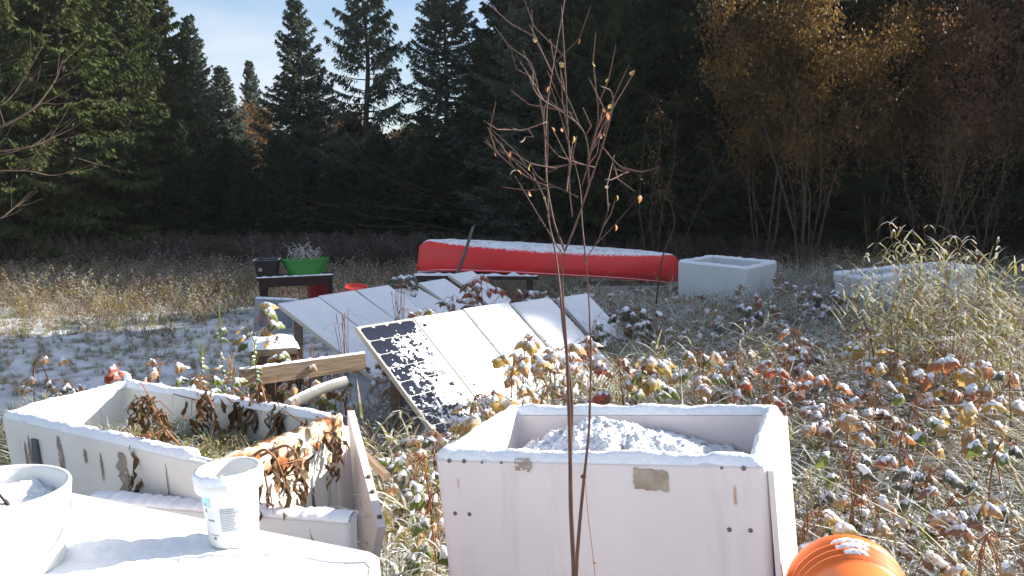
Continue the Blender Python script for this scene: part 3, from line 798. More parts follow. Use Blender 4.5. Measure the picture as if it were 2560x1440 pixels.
# corrugated pipe
A = at_y(722, 1012, 4.85); B = at_y(862, 955, 5.35)
mb = MB(); n = 200; pts = []; rad = []
for i in range(n):
    u_ = i / (n - 1); p = A.lerp(B, u_) + Vector((0, 0, 0.015 * sin(u_ * 3)))
    pts.append(p); rad.append(0.030 + 0.004 * sin(i * 2 * pi / 5.0))
mb.tube(pts, rad, 14); pp = mb.build('corrugated_pipe', m_pipe, smooth=True); tag(pp, 'grey corrugated pipe with snow on top, lying between the timber beam and the long bin', 'pipe')
mb = MB(); L2 = []
for i in range(70):
    p = A.lerp(B, i / 69) + Vector((0, 0, 0.015 * sin(i / 69 * 3)))
    L2.append([(p.x + 0.014 * cos(a), p.y, p.z + 0.028 + 0.008 * sin(a) * (0.8 + 0.6 * nz(i * .4, a, 4))) for a in [pi * k / 5 for k in range(6)]])
mb.add([q for l_ in L2 for q in l_], [(i * 6 + k, i * 6 + k + 1, (i + 1) * 6 + k + 1, (i + 1) * 6 + k) for i in range(69) for k in range(5)])
mb.build('snow_cap', m_snow, pp, smooth=True)
# thin timber right of the long bin
A = at_y(905, 1130, 3.75); B = at_y(968, 1192, 3.45)
beam('narrow_batten', A, B, 0.03, 0.025, m_wood, 'narrow brown batten sticking out of the grass beside the leaning white panel', 'batten', snow=False)
# rotten stump / old box with snow on top
st = thing('old_timber_box', 'dark rotten wooden box with a cushion of snow on top behind tall weeds', 'box', (-1.72, 6.05, 0), (0, 0, 0.35))
mb = MB()
mb.box((0, 0, 0.30), (0.34, 0.30, 0.60), Matrix.Rotation(0.05, 3, 'Y')); mb.box((0.0, -0.02, 0.66), (0.30, 0.30, 0.10)); mb.build('body', m_stump, st)
mb = MB(); mb.box((0.0, -0.185, 0.57), (0.44, 0.04, 0.03), Matrix.Rotation(-0.10, 3, 'Y')); mb.build('ledge', m_wood, st)
mb = MB(); mb.box((0.10, -0.19, 0.36), (0.05, 0.05, 0.40)); mb.build('post', m_stump, st)
mb = MB(); mb.tube([(0.03, -0.15, 0.47), (0.03, -0.22, 0.47)], 0.028, 12); mb.build('knob', m_black, st)
mb = MB(); mb.box((0, -0.17, 0.685), (0.30, 0.02, 0.045)); mb.build('board', m_wood, st)
mb = MB(); n = 22
for j in range(n):
    for i in range(n):
        x = -0.17 + 0.34 * i / (n - 1); y = -0.18 + 0.34 * j / (n - 1); e = min(1, min(i, j, n - 1 - i, n - 1 - j) / 4); e = sqrt(max(0, 1 - (1 - e) ** 2))
        mb.v.append((x, y, 0.700 + e * (0.055 + 0.02 * nz(x, y, 3, 12))))
mb.f = [(j * n + i, j * n + i + 1, (j + 1) * n + i + 1, (j + 1) * n + i) for j in range(n - 1) for i in range(n - 1)]; mb.m = [0] * len(mb.f)
mb.build('snow_cap', m_snow, st, smooth=True)

# ------------------------------------------------------------------ canoe on its supports
CA = at_y(1046, 640, 12.6); CB = at_y(1692, 662, 13.1)
CA.z = 0.62 + 0.10; CB.z = 0.36 + 0.10
Lc = (CB - CA).length
can = thing('canoe', 'long red canoe lying upside down under a strip of snow, sunlight dappling its right end', 'canoe', ((CA + CB) / 2), (0, 0, 0))
dc = (CB - CA); can.rotation_euler = (0.06, math.atan2(-dc.z, sqrt(dc.x ** 2 + dc.y ** 2)), math.atan2(dc.y, dc.x))
NS, NK = 72, 25
rows = []; sheer = []
for i in range(NS + 1):
    s_ = -1 + 2 * i / NS
    q = abs(s_)
    beam_ = 0.40 * (1 - q ** 2.3) ** 0.75 + 0.006
    top = 0.385 + 0.02 * (1 - q * q) - 0.11 * max(0, (q - 0.93) / 0.07) ** 1.6        # keel line (now on top)
    low = 0.03 - 0.10 * q ** 3.0                                                     # gunwale line droops at the ends
    xx = s_ * Lc / 2 * (1 - 0.0)
    row = []
    for k in range(NK):
        a = pi * k / (NK - 1); c_ = cos(a); s2 = sin(a)
        ex = 0.55
        y = beam_ * (abs(c_) ** ex) * (1 if c_ > 0 else -1)
        zf = s2 ** (0.62 if q < 0.9 else 0.8)
        z = low + (top - low) * zf
        xo = (0.02 * (1 - zf) * (1 if s_ > 0 else -1)) * (q ** 8)
        row.append((xx + xo, y, z))
    rows.append(row); sheer.append((xx, beam_, low))
mb = MB(); mb.add([q for r_ in rows for q in r_], [(i * NK + k, (i + 1) * NK + k, (i + 1) * NK + k + 1, i * NK + k + 1) for i in range(NS) for k in range(NK - 1)])
hull = mb.build('hull', m_red, can, smooth=True)
sol = hull.modifiers.new('shell', 'SOLIDIFY'); sol.thickness = 0.008; sol.offset = -1
for sgn in (-1, 1):
    mb = MB(); mb.tube([(x, sgn * (b + 0.006), z_ - 0.0) for x, b, z_ in sheer], 0.014, 6); mb.build('gunwale', m_red, can, smooth=True)
mb = MB(); rows2 = []
for i in range(4, NS - 2):       # snow on the keel
    row = rows[i]; rr_ = []
    x0 = row[0][0]
    for k in range(6, NK - 6):
        p = Vector(row[k]); e = sin(pi * (k - 6) / (NK - 13)) ** 0.5 * min(1, (i - 3) / 5, (NS - 2 - i) / 6)
        hh = 0.020 * e * (0.9 + 0.6 * nz(p.x * 6, p.y * 20, 4)) - 0.003 * (1 - e)
        rr_.append((p.x, p.y, p.z + hh))
    rows2.append(rr_)
nk = len(rows2[0])
mb.add([q for r_ in rows2 for q in r_], [(i * nk + k, (i + 1) * nk + k, (i + 1) * nk + k + 1, i * nk + k + 1) for i in range(len(rows2) - 1) for k in range(nk - 1)])
mb.build('snow_cap', m_snow_dusty, can, smooth=True)
# plank rack below its left half
A = at_y(1040, 672, 12.35); B = at_y(1340, 682, 12.5)
A.z = 0.585; B.z = 0.56
rk = thing('plank_rack', 'low dark plank rack with snow on its top carrying the left half of the canoe', 'rack', (0, 0, 0))
mb = MB(); M_ = (B - A).to_track_quat('X', 'Z').to_matrix(); mb.box((A + B) / 2 + Vector((0, 0.15, 0)), ((B - A).length, 0.75, 0.06), M_); mb.build('plank', m_darkwood, rk)
for f_ in (0.05, 0.5, 0.95):
    for dy in (-0.15, 0.4):
        q = A.lerp(B, f_); mb = MB(); mb.box((q.x, q.y + dy, q.z / 2 - 0.02), (0.08, 0.08, q.z)); mb.build('leg', m_darkwood, rk)
mb = MB(); L2 = []
for i in range(60):
    p = A.lerp(B, i / 59) + Vector((0, -0.19, 0.028)); hh = max(0.001, 0.05 * (0.55 + 1.2 * nz(i * .22, 3, 1)))
    L2.append([(p.x, p.y + 0.05 * u_, p.z + hh * max(0, 1 - u_ * u_) ** .5) for u_ in (-1, -0.7, 0, 0.7, 1)])
mb.add([q for l_ in L2 for q in l_], [(i * 5 + k, i * 5 + k + 1, (i + 1) * 5 + k + 1, (i + 1) * 5 + k) for i in range(59) for k in range(4)])
mb.build('snow_cap', m_snow, rk, smooth=True)
# weathered tub below the right half
q = at_y(1560, 700, 12.75)
tbx = thing('weathered_tub', 'low weathered grey-brown tub holding up the right half of the canoe', 'tub', (q.x + 0.12, 12.62, 0.44), (0, 0, 0.05))
m_conc = M('weathered_grey_shell', [(0.30, 0.26, 0.22), (0.46, 0.42, 0.37)], 4, 0.85, bump=0.5, extra=streaks((0.10, 0.055, 0.035), lo=0.5, hi=0.65, amount=0.8))
bin_shell(1.42, 0.75, 0.58, 0.06, 0.03).build('shell', m_conc, tbx)
# pole leaning on the canoe
A = at_y(1141, 690, 12.0); B = at_y(1183, 566, 12.15)
mb = MB(); mb.tube([A + Vector((-0.1, -0.02, -0.6)), A, A.lerp(B, 0.5) + Vector((0.01, 0, 0)), B], [0.03, 0.03, 0.026, 0.02], 8); o = mb.build('pole', M('grey_pole', [(0.11, 0.09, 0.10), (0.17, 0.14, 0.14)], 8, 0.8), smooth=True)
tag(o, 'thin grey pole leaning up against the left part of the red canoe', 'pole')

# far bins
fb = thing('insulated_bin', 'square white open bin seen corner-on right of the canoe, snow on its rim', 'bin', (3.022, 11.902, 0.824), (0.028, 0.035, -0.713))
bin_shell(1.04, 0.956, 0.80, 0.07, 0.02).build('shell', m_bin_blue, fb)
rim_snow(1.04, 0.956, 0.075, 0.028, 31, step=0.04).build('snow_cap', m_snow, fb, smooth=True)
rb = thing('insulated_bin', 'tilted dull white bin half hidden behind the tall yellow grass at right', 'bin', (4.68, 10.2, 0.86), (-0.02, -0.10, -0.02))
bin_shell(1.35, 0.85, 0.82, 0.06, 0.02, lip=0.012).build('shell', m_bin_blue, rb)
rim_snow(1.35, 0.85, 0.065, 0.03, 33, step=0.04).build('snow_cap', m_snow, rb, smooth=True)
mb = MB(); mb.box((0, 0, 0), (0.55, 0.03, 0.30), Matrix.Rotation(-0.15, 3, 'Y')); o = mb.build('pale_board', m_bin); o.location = at_y(2340, 885, 6.6); o.rotation_euler = (0.5, 0, 0.2)
tag(o, 'pale board half buried in weeds below the tall yellow grass', 'board')
q = at_y(2243, 810, 7.4)
mb = MB(); mb.tube([(q.x - .02, q.y, -0.05), (q.x, q.y, 0.4), (q.x + 0.03, q.y, 0.98)], [0.045, 0.042, 0.038], 9); o = mb.build('grey_post', m_wood, smooth=True)
tag(o, 'short grey wooden post standing in the tall yellow grass before the tilted bin', 'post')

# ------------------------------------------------------------------ table with pots
tx = at_y(735, 700, 12.2)
TZ = 0.60
tbl = thing('garden_table', 'low dark red garden table at left of the canoe carrying a green tub', 'table', (tx.x, 12.4, 0), (0, -0.03, 0.18))
mb = MB(); mb.box((0, 0, TZ - 0.02), (1.06, 0.55, 0.035)); mb.build('tabletop', m_table, tbl)
mb = MB(); mb.box((0, -0.25, TZ - 0.09), (0.98, 0.03, 0.10)); mb.build('apron', m_table, tbl)
for a_, b_ in ((-1, -1), (1, -1), (1, 1), (-1, 1)):
    mb = MB(); mb.box((a_ * 0.47, b_ * 0.21, (TZ - 0.04) / 2 - 0.02), (0.07, 0.06, TZ)); mb.build('leg', m_table, tbl)
mb = MB(); L2 = []
for i in range(50):
    x = -0.53 + 1.06 * i / 49; hh = max(0.002, 0.02 * (0.8 + 0.9 * nz(i * .3, 3, 8)))
    L2.append([(x, -0.23 + 0.045 * u_, TZ - 0.003 + hh * max(0, 1 - u_ * u_) ** .5) for u_ in (-1, -0.7, 0, 0.7, 1)])
mb.add([q for l_ in L2 for q in l_], [(i * 5 + k, i * 5 + k + 1, (i + 1) * 5 + k + 1, (i + 1) * 5 + k) for i in range(49) for k in range(4)])
mb.build('snow_cap', m_snow, tbl, smooth=True)
TMt = Matrix.LocRotScale(tbl.location, tbl.rotation_euler, None)
def oval_tub(a0, b0, a1, b1, h_, name, mat, parent, n=40, wall=0.012):
    mb = MB(); E = lambda a, b, z: [(a * cos(2 * pi * k / n), b * sin(2 * pi * k / n), z) for k in range(n)]
    mb.loops([E(a0, b0, 0), E(a1, b1, h_ - 0.02), E(a1 + 0.014, b1 + 0.014, h_ - 0.018), E(a1 + 0.014, b1 + 0.014, h_), E(a1, b1, h_), E(a1 - wall, b1 - wall, h_ - 0.02), E(a1 - wall, b1 - wall, h_ - 0.05)], cap0=True, cap1=True)
    return mb.build(name, mat, parent, smooth=False)
gt = oval_tub(0.25, 0.19, 0.33, 0.25, 0.23, 'green_tub', m_green, None); gt.location = TMt @ Vector((0.14, 0.0, TZ + 0.0)); gt.rotation_euler = tbl.rotation_euler
tag(gt, 'oval green tub of dry brown plants standing on the dark garden table', 'tub')
bt = thing('black_planter', 'black planter with snowy rim at the left end of the dark garden table', 'planter', TMt @ Vector((-0.40, 0.02, TZ)), tbl.rotation_euler)
mb = MB(); mb.loops([rrect(0.28, 0.34, 0.03, 0.0), rrect(0.34, 0.40, 0.03, 0.22), rrect(0.37, 0.43, 0.03, 0.222), rrect(0.37, 0.43, 0.03, 0.24), rrect(0.33, 0.39, 0.03, 0.24), rrect(0.32, 0.38, 0.03, 0.20)], cap0=True, cap1=True); mb.build('pot', m_black, bt)
mb = MB(); mb.box((-0.08, -0.192, 0.11), (0.05, 0.004, 0.05)); mb.build('tag_label', m_sticker, bt)
# white-grey foam basin leaning in front of the table
q = at_z(725, 745, 0.25)
bs_ = thing('grey_basin', 'square grey basin tipped on its side in front of the garden table', 'basin', (-2.88, 10.3, 0.30), (1.25, 0.06, 0.15))
mb = MB(); mb.loops([rrect(0.44, 0.34, 0.02, -0.16), rrect(0.52, 0.42, 0.02, 0.0), rrect(0.40, 0.30, 0.02, 0.0), rrect(0.34, 0.24, 0.02, -0.12)], cap0=True, cap1=True); mb.build('shell', m_basin, bs_)
mb = MB(); mb.box((0, 0.21, -0.03), (0.50, 0.03, 0.09)); mb.build('snow_cap', m_snow_dusty, bs_)
# red bucket behind/below the table, and the two red pots
def pot(name, label, loc, r1, r0, h_, mat, cat, rot=(0, 0, 0)):
    mb = MB(); mb.lathe([(0, 0), (r0, 0), (r1, h_ - 0.03), (r1 + 0.012, h_ - 0.03), (r1 + 0.012, h_), (r1 - 0.004, h_), (r1 - 0.01, h_ - 0.03), (0, h_ - 0.05)], 28)
    o = mb.build(name, mat, None, smooth=False); o.location = loc; o.rotation_euler = rot; tag(o, label, cat); return o
q = at_y(795, 715, 12.9)
pot('red_bucket', 'dark red bucket on the ground below the right end of the garden table', (q.x, 12.9, 0.02), 0.17, 0.14, 0.46, M('dull_red_bucket', [(0.35, 0.02, 0.02), (0.42, 0.04, 0.03)], 3, 0.5), 'bucket')
q = at_y(888, 705, 12.0)
pot('red_pot', 'bright red-orange pot behind the back row of snowy panels', (q.x, 12.0, 0.20), 0.15, 0.11, 0.28, m_redpot, 'pot', (0.2, 0.1, 0))
q = at_y(860, 713, 11.7)
pot('red_pot', 'smaller bright red pot just left of the larger red-orange pot', (q.x - .05, 11.9, 0.18), 0.09, 0.07, 0.22, m_redpot, 'pot', (0.1, -0.2, 0))

# ------------------------------------------------------------------ conifers
def unit(a): return a / np.maximum(1e-9, np.linalg.norm(a, axis=-1, keepdims=True))
def spruce_meshes(seed, H, R, whorl=0.22, droop=0.35, bare=0.0, size=0.13, width=0.035, mat=m_ndl, dens=1.0, sweep=0.25, tag_='spruce', start=0.3, sag=1.0):
    r = np.random.default_rng(seed)
    tb = MB()
    npt = 14
    tpts = [(0.10 * sin(i * 0.7 + seed) * i / npt, 0.08 * cos(i * 0.9 + seed) * i / npt, -0.1 + (H * 0.995 + 0.1) * i / npt) for i in range(npt + 1)]
    tr_ = [0.011 * H * (1 - i / npt) ** 0.8 + 0.008 for i in range(npt + 1)]
    tb.tube(tpts, tr_, 7)
    quads = []; z = start
    while z < H - 0.08:
        f = 1 - z / H
        Lm = R * ((f ** 0.85) if seed != 7 else min(1, (f * 1.15) ** 0.55)) * (1 if f < .85 else 0.9) + 0.10
        nb_ = int(r.integers(4, 7)) if f > 0.12 else 4
        a0 = r.uniform(0, 2 * pi)
        for b in range(nb_):
            if r.random() < bare: continue
            a = a0 + 2 * pi * b / nb_ + r.uniform(-0.35, 0.35)
            Lb = Lm * r.uniform(0.62, 1.12)
            up = 0.55 * (1 - f) ** 1.5 - droop * f * r.uniform(0.6, 1.4)
            d = np.array([cos(a), sin(a), 0.0])
            side = np.array([-sin(a), cos(a), 0.0])
            tx_ = np.interp(z, [p[2] for p in tpts], [p[0] for p in tpts]); ty_ = np.interp(z, [p[2] for p in tpts], [p[1] for p in tpts])
            base = np.array([tx_, ty_, z + r.uniform(-0.08, 0.08)])
            def P(t):
                t = np.asarray(t)[:, None]
                return base + d * Lb * t + np.array([0, 0, 1.0]) * Lb * (up * t + sweep * t ** 2.4 - 0.10 * t)
            tt = np.linspace(0, 1, 5)
            tb.tube([tuple(q) for q in P(tt)], [0.012 * (0.4 + Lb) * (1 - 0.85 * t) + 0.002 for t in tt], 4, cap=False)
            n = int((14 + 34 * Lb) * dens)
            t = r.uniform(0.12, 1.0, n) ** 0.8
            c0 = P(t)
            sgn = r.choice([-1, 1], n)
            tl = (0.42 * Lb * (1.08 - t) + 0.07) * r.uniform(0.25, 1.0, n)
            dirs = unit(side[None] * sgn[:, None] + d[None] * r.uniform(0.3, 1.1, (n, 1)) + np.array([0, 0, 1.]) * (-0.25 - 0.35 * r.random((n, 1))) * sag)
            # several sprays along each twig
            for s_ in (0.25, 0.6, 1.0):
                c = c0 + dirs * (tl * s_)[:, None] + r.normal(0, 0.012, (n, 3))
                dd = unit(dirs + r.normal(0, 0.35, (n, 3)) + np.array([0, 0, -0.35]) * sag)
                ww = unit(np.cross(dd, r.normal(0, 1, (n, 3))))
                ln = size * r.uniform(0.6, 1.3, (n, 1)); wd = width * r.uniform(0.6, 1.3, (n, 1))
                q = np.stack([c - dd * ln * 0.4, c + ww * wd * 0.5 + dd * ln * 0.05, c + dd * ln * 0.6, c - ww * wd * 0.5 + dd * ln * 0.05], 1)
                quads.append(q)
        z += whorl * r.uniform(0.7, 1.3) * (0.55 + 0.6 * f)
    me = quads_mesh(tag_ + '_crown', np.concatenate(quads), mat)
    return tb.mesh(tag_ + '_trunk', m_bark, True), me

def tree(name, label, cat, meshes, loc, rz=0.0, sc=1.0, group=None, partn=('trunk', 'crown'), leaf_mat=None):
    t = thing(name, label, cat, loc, (0, 0, rz), group)
    t.scale = (sc,) * 3 if not hasattr(sc, '__len__') else sc
    for n_, me in zip(partn, meshes):
        o = link(n_, me, t)
    return t
SP_A = spruce_meshes(1, 9.0, 2.5, 0.13, 0.28, 0.12, 0.15, 0.045, m_ndl_b, 1.0)              # the clear one at 755
SP_B = spruce_meshes(2, 11.0, 2.7, 0.25, 0.15, 0.30, 0.17, 0.05, m_ndl_b, 1.0, sag=1.9)    # the thin ragged one
SP_C = spruce_meshes(3, 10.5, 2.8, 0.15, 0.35, 0.08, 0.15, 0.045, m_ndl_b, 1.0)
SP_D = spruce_meshes(4, 11.0, 2.6, 0.24, 0.45, 0.0, 0.19, 0.06, m_ndl, 1.25)               # forest filler
SP_E = spruce_meshes(5, 9.5, 2.3, 0.24, 0.5, 0.0, 0.16, 0.055, m_ndl_g, 1.5)               # greener, bushy
SP_F = spruce_meshes(6, 12.0, 2.4, 0.26, 0.5, 0.0, 0.16, 0.05, m_ndl_g, 1.3, sag=1.4)
SP_G = spruce_meshes(7, 11.0, 2.9, 0.24, 0.35, 0.0, 0.19, 0.06, m_ndl, 1.15)            # broad-topped, for the close ranks
def px_x(px, y): return (px - 1280) / F * y / cos(PITCH)

# ---- clear individual spruces against the sky
def spruce_at(px, y, tipy, meshes, H, label, rz=0, wide=1.0):
    tip = at_y(px, tipy, y).z
    s = (tip + 0.1) / H
    return tree('spruce_tree', label, 'spruce tree', meshes, (at_y(px, 600, y).x, y, -0.1), rz, (s * wide, s * wide, s))
spruce_at(757, 27, -5, SP_A, 9.0, 'slim pointed spruce standing clear against the sky, its tip near the top edge', 0.4, 1.0)
spruce_at(922, 25.5, -190, SP_B, 11.0, 'ragged thin spruce with sky showing through its branches and a visible trunk', 1.1, 1.1)
spruce_at(1118, 25.5, -170, SP_C, 10.5, 'dense dark spruce just right of the ragged thin one', 2.0, 0.95)
spruce_at(1215, 29, 70, SP_A, 9.0, 'small paler spruce peeping between the dense spruce and the dark wood at right', 2.6, 1.0)
spruce_at(640, 44, 150, SP_A, 9.0, 'tiny distant pointed spruce low in the sky gap', 0.9, 0.75)
spruce_at(497, 25, 38, SP_C, 10.5, 'grey-green spruce at the left side of the sky gap', 0.1, 0.9)
spruce_at(570, 29, 165, SP_A, 9.0, 'short spruce on the sloping left edge of the sky gap', 1.9, 1.1)
spruce_at(1345, 21, -230, SP_C, 10.5, 'tall black-green spruce whose boughs reach left into the sky gap', 2.2, 1.05)
spruce_at(1500, 20, -220, SP_G, 11.0, 'broad dark spruce behind the bare saplings', 0.9, 0.9)

# ---- left evergreen mass
left_specs = [(330, 22.5, -260, SP_F, 12.0, 'green bushy evergreen at the right side of the left stand'),
              (190, 20.5, -420, SP_E, 9.5, 'broad bright green evergreen in the middle of the left stand'),
              (30, 19.5, -380, SP_F, 12.0, 'brownish green evergreen at the left border'),
              (420, 24.5, -90, SP_E, 9.5, 'olive evergreen leaning over the dark gap left of the orange tree'),
              (-120, 21.0, -500, SP_E, 9.5, 'evergreen cut off by the left border'),
              (110, 24.5, -500, SP_D, 11.0, 'dark tall spruce behind the green evergreens of the left stand'),
              (500, 28.0, 210, SP_E, 9.5, 'low olive evergreen under the grey-green spruce')]
for i, (px, y, ty, me, H, lab) in enumerate(left_specs):
    tip = at_y(px, ty, y).z; s = (tip + 0.1) / H
    tree('evergreen_tree', lab, 'evergreen tree', me, (px_x(px, y), y, -0.1), i * 1.3, (min(s * 1.05, 1.15), min(s * 1.05, 1.15), s))

# ---- the dark wood behind
r_ = random.Random(21)
def wood_tree(x, y, s, me, zone):
    labs = {'L': 'dark spruce standing deep in the shaded wood at left', 'C': 'dark spruce standing deep in the shaded wood behind the canoe',
            'R': 'dark spruce standing deep in the shaded wood at right', 'S': 'spruce of the wood beyond the right border'}
    grp = {'L': 'spruces deep in the left wood', 'C': 'spruces deep in the wood behind the canoe', 'R': 'spruces deep in the right wood', 'S': 'spruces beyond the right border'}
    tree('spruce_tree', labs[zone], 'spruce tree', me, (x, y, -0.1), r_.uniform(0, 6.28), (s * r_.uniform(0.95, 1.2), s * r_.uniform(0.95, 1.2), s), grp[zone])
# right/centre wood: two dense ranks close, tall
for y0, x0, x1, st_, sc in ((21.5, 2.2, 17, 1.25, 1), (23.5, 0.9, 22, 1.3, 1), (26, 0.6, 24, 1.5, 1), (29.5, 0.5, 27, 1.7, 1)):
    x = x0
    while x < x1:
        hh_ = (8.3 + 0.28 * max(0, x - 2) + 0.12 * (y0 - 21.5)) / 11.0
        wood_tree(x + r_.uniform(-.4, .4), y0 + r_.uniform(-.7, .7), hh_ * r_.uniform(0.93, 1.07), SP_G, 'C' if x < 5 else 'R')
        x += st_
# centre low rank closing the foot of the gap (stays under the sky line)
for y0, hh in ((24.0, 3.4), (28, 4.4), (33, 5.4), (39, 6.0)):
    x = -13.0 if y0 < 30 else -20
    while x < 1.5:
        px = 1280 + 2130 * x / y0
        lim = 1.8 + (480 - (345 if px < 730 else 285)) / 2130 * y0
        h_ = hh * r_.uniform(0.75, 1.05)
        if 520 < px < 1250: h_ = min(h_, lim)
        else: h_ = h_ * 1.2
        wood_tree(x + r_.uniform(-.3, .3), y0 + r_.uniform(-.8, .8), h_ / 11.0, SP_G, 'C' if px > 600 else 'L')
        x += 1.35
for y0, x0, x1, sc in ((25, -22, -11.0, 1.1), (29, -26, -13.0, 1.3), (34, -32, -16, 1.4)):
    x = x0
    while x < x1:
        wood_tree(x + r_.uniform(-.4, .4), y0 + r_.uniform(-.7, .7), sc * r_.uniform(0.85, 1.1), SP_D, 'L'); x += 2.0
for x in np.arange(-16, -4.5, 1.3):     # understory at the foot of the left stand
    wood_tree(x + r_.uniform(-.3, .3), 21.7 + r_.uniform(-.6, .8), 0.30 * r_.uniform(0.8, 1.3), SP_D, 'L')
# wood beyond the right border: it throws the shade over the back of the clearing
side = [(12.2, 13.2, 10.5), (14.0, 14.6, 11.5), (12.6, 16.4, 9.8), (15.2, 17.2, 11.2), (12.9, 19.0, 7.6), (16.4, 20.6, 8.6), (10.9, 21.0, 6.2), (18.5, 16.0, 13.0), (19.5, 19.0, 12.5),
        (12.8, 12.0, 11.0), (14.8, 12.6, 12.0), (17.0, 13.2, 12.5), (13.6, 15.4, 11.5), (13.2, 17.2, 9.5), (17.5, 15.2, 13.0), (21.0, 13.4, 14.0)]
for i, (x, y, H) in enumerate(side):
    wood_tree(x, y, H / 11.0, SP_D, 'S')

# ------------------------------------------------------------------ broadleaved trees and saplings
def branchy(seed, H, stems=3, spread=0.25, r0=0.035, levels=3, leaves=2500, leaf=0.055, lean=0.0, leaf_from=0.35, mats=(None, None), droop=0.1, tag_='aspen', nbr=9, brl=0.36, cl=0.10):
    r = random.Random(seed); tb = MB(); tips = []
    def grow(p, d, L, rad, lev):
        n = 6; pts = [p.copy()]; q = p.copy(); dd = d.copy()
        for i in range(n):
            dd = (dd + Vector((r.gauss(0, .09), r.gauss(0, .09), r.gauss(0, .05) + (0.05 if lev else 0)))).normalized()
            q = q + dd * L / n; pts.append(q.copy())
        tb.tube(pts, [rad * (1 - 0.75 * i / n) for i in range(n + 1)], 6 if lev == 0 else 4, cap=False)
        if lev >= 1: tips.extend((pts[j], dd) for j in range(2, n + 1))
        if lev < levels:
            k = nbr if lev == 0 else max(2, int(nbr * 0.5))
            for b in range(k):
                t = (leaf_from + (1 - leaf_from) * (b + r.random()) / k) if lev == 0 else 0.25 + 0.7 * (b + r.random()) / k
                j = min(n - 1, int(t * n)); f = t * n - j
                pp = pts[j].lerp(pts[j + 1], f)
                a = r.uniform(0, 2 * pi); out = Vector((cos(a), sin(a), r.uniform(0.2, 0.9))).normalized()
                grow(pp, (out + dd * 0.5).normalized(), L * brl * (1.1 - 0.5 * t) * r.uniform(.6, 1.2), rad * (1 - .7 * t) * 0.45 + 0.001, lev + 1)
    for s_ in range(stems):
        a = r.uniform(0, 2 * pi)
        grow(Vector((0.08 * cos(a), 0.08 * sin(a), -0.05)), Vector((spread * cos(a) + lean, spread * sin(a), 1)).normalized(), H * r.uniform(0.75, 1.0), r0 * r.uniform(.7, 1.1), 0)
    out = [tb.mesh(tag_ + '_branches', mats[0], True)]
    if leaves:
        rg = np.random.default_rng(seed)
        T_ = np.array([list(t[0]) for t in tips]); T_ = T_[T_[:, 2] > H * leaf_from * 0.7]
        k = rg.integers(0, len(T_), leaves)
        c = T_[k] + rg.normal(0, cl, (leaves, 3)); c[:, 2] -= abs(rg.normal(0, 0.05, leaves))
        dd = unit(np.array([0, 0, -1.0]) * 0.9 + rg.normal(0, 0.6, (leaves, 3))); ww = unit(np.cross(dd, rg.normal(0, 1, (leaves, 3))))
        ln = leaf * rg.uniform(.6, 1.3, (leaves, 1)); wd = leaf * 0.62 * rg.uniform(.6, 1.2, (leaves, 1))
        bend = unit(np.cross(dd, ww)) * ln * 0.18
        q = np.stack([c, c + dd * ln * .45 + ww * wd * .5 + bend, c + dd * ln, c + dd * ln * .45 - ww * wd * .5 + bend], 1)
        out.append(quads_mesh(tag_ + '_leaves', q, mats[1]))
    return out
AS1 = branchy(31, 6.6, 4, 0.17, 0.036, 2, 12000, 0.085, mats=(m_birch, m_gold), leaf_from=0.38, nbr=13, brl=0.30, cl=0.16)
AS2 = branchy(32, 6.0, 3, 0.20, 0.028, 2, 7000, 0.075, mats=(m_birch, m_rusty), leaf_from=0.35, nbr=11, brl=0.30, cl=0.16)
TAM = branchy(33, 6.0, 2, 0.10, 0.06, 2, 9000, 0.10, mats=(m_bark, m_rusty), leaf_from=0.15, nbr=16, brl=0.30, cl=0.18)
TAMG = branchy(34, 6.0, 2, 0.10, 0.06, 2, 9000, 0.10, mats=(m_bark, m_gold), leaf_from=0.15, nbr=16, brl=0.30, cl=0.18)
SPK = branchy(35, 4.4, 4, 0.25, 0.018, 2, 350, 0.06, mats=(m_birch, m_gold), leaf_from=0.25, nbr=8, brl=0.34)
PN = ('trunk', 'leaves')
def btree(px, y, me, label, sc=1.0, rz=0, name='aspen_tree', cat='tree', group=None):
    return tree(name, label, cat, me, (px_x(px, y), y, gz(px_x(px, y), y) - 0.05), rz, sc, group, PN)
btree(2020, 17.0, AS1, 'golden-leaved young tree with several slender stems behind the square bin', 0.95, 0.3)
btree(1905, 18.5, AS1, 'golden-leaved tree left of the slender-stemmed one, upper right of the canoe', 1.0, 2.1)
btree(2170, 19.0, AS1, 'gold and brown leaved tree right of the slender-stemmed one', 1.05, 4.0)
btree(2330, 17.5, AS2, 'brown-leaved thin tree above the tall yellow grass', 1.05, 1.0)
btree(2480, 18.5, AS2, 'brown-leaved thin tree near the right border', 1.15, 2.6)
btree(2250, 21.5, AS2, 'rusty-leaved tree farther back in the right wood', 1.25, 3.3)
btree(2420, 22.0, AS1, 'gold-leaved tree farther back in the right wood', 1.2, 5.1)
btree(625, 31.0, TAM, 'orange-brown larch glowing in the gap between the left stand and the slim spruce', 0.92, 0.5, 'larch_tree')
btree(700, 34.0, TAMG, 'golden larch half hidden behind the slim spruce', 0.95, 1.5, 'larch_tree')
btree(830, 35.0, TAM, 'orange larch glimpsed low between the slim and the ragged spruces', 0.9, 2.5, 'larch_tree')
btree(960, 36.0, TAMG, 'golden larch glimpsed low behind the ragged spruce', 0.85, 3.5, 'larch_tree')
btree(1640, 15.5, SPK, 'sapling with a few yellow leaves left behind the canoe, right of the foreground saplings', 0.85, 1.0, 'sapling')
btree(2290, 14.0, SPK, 'sapling with twisted pale stems behind the tall yellow grass', 0.8, 2.0, 'sapling')
btree(1990, 14.8, SPK, 'pale slender sapling right behind the square bin', 0.9, 4.0, 'sapling')
btree(2440, 13.5, SPK, 'pale thin sapling near the right border above the yellow grass', 0.8, 5.0, 'sapling')

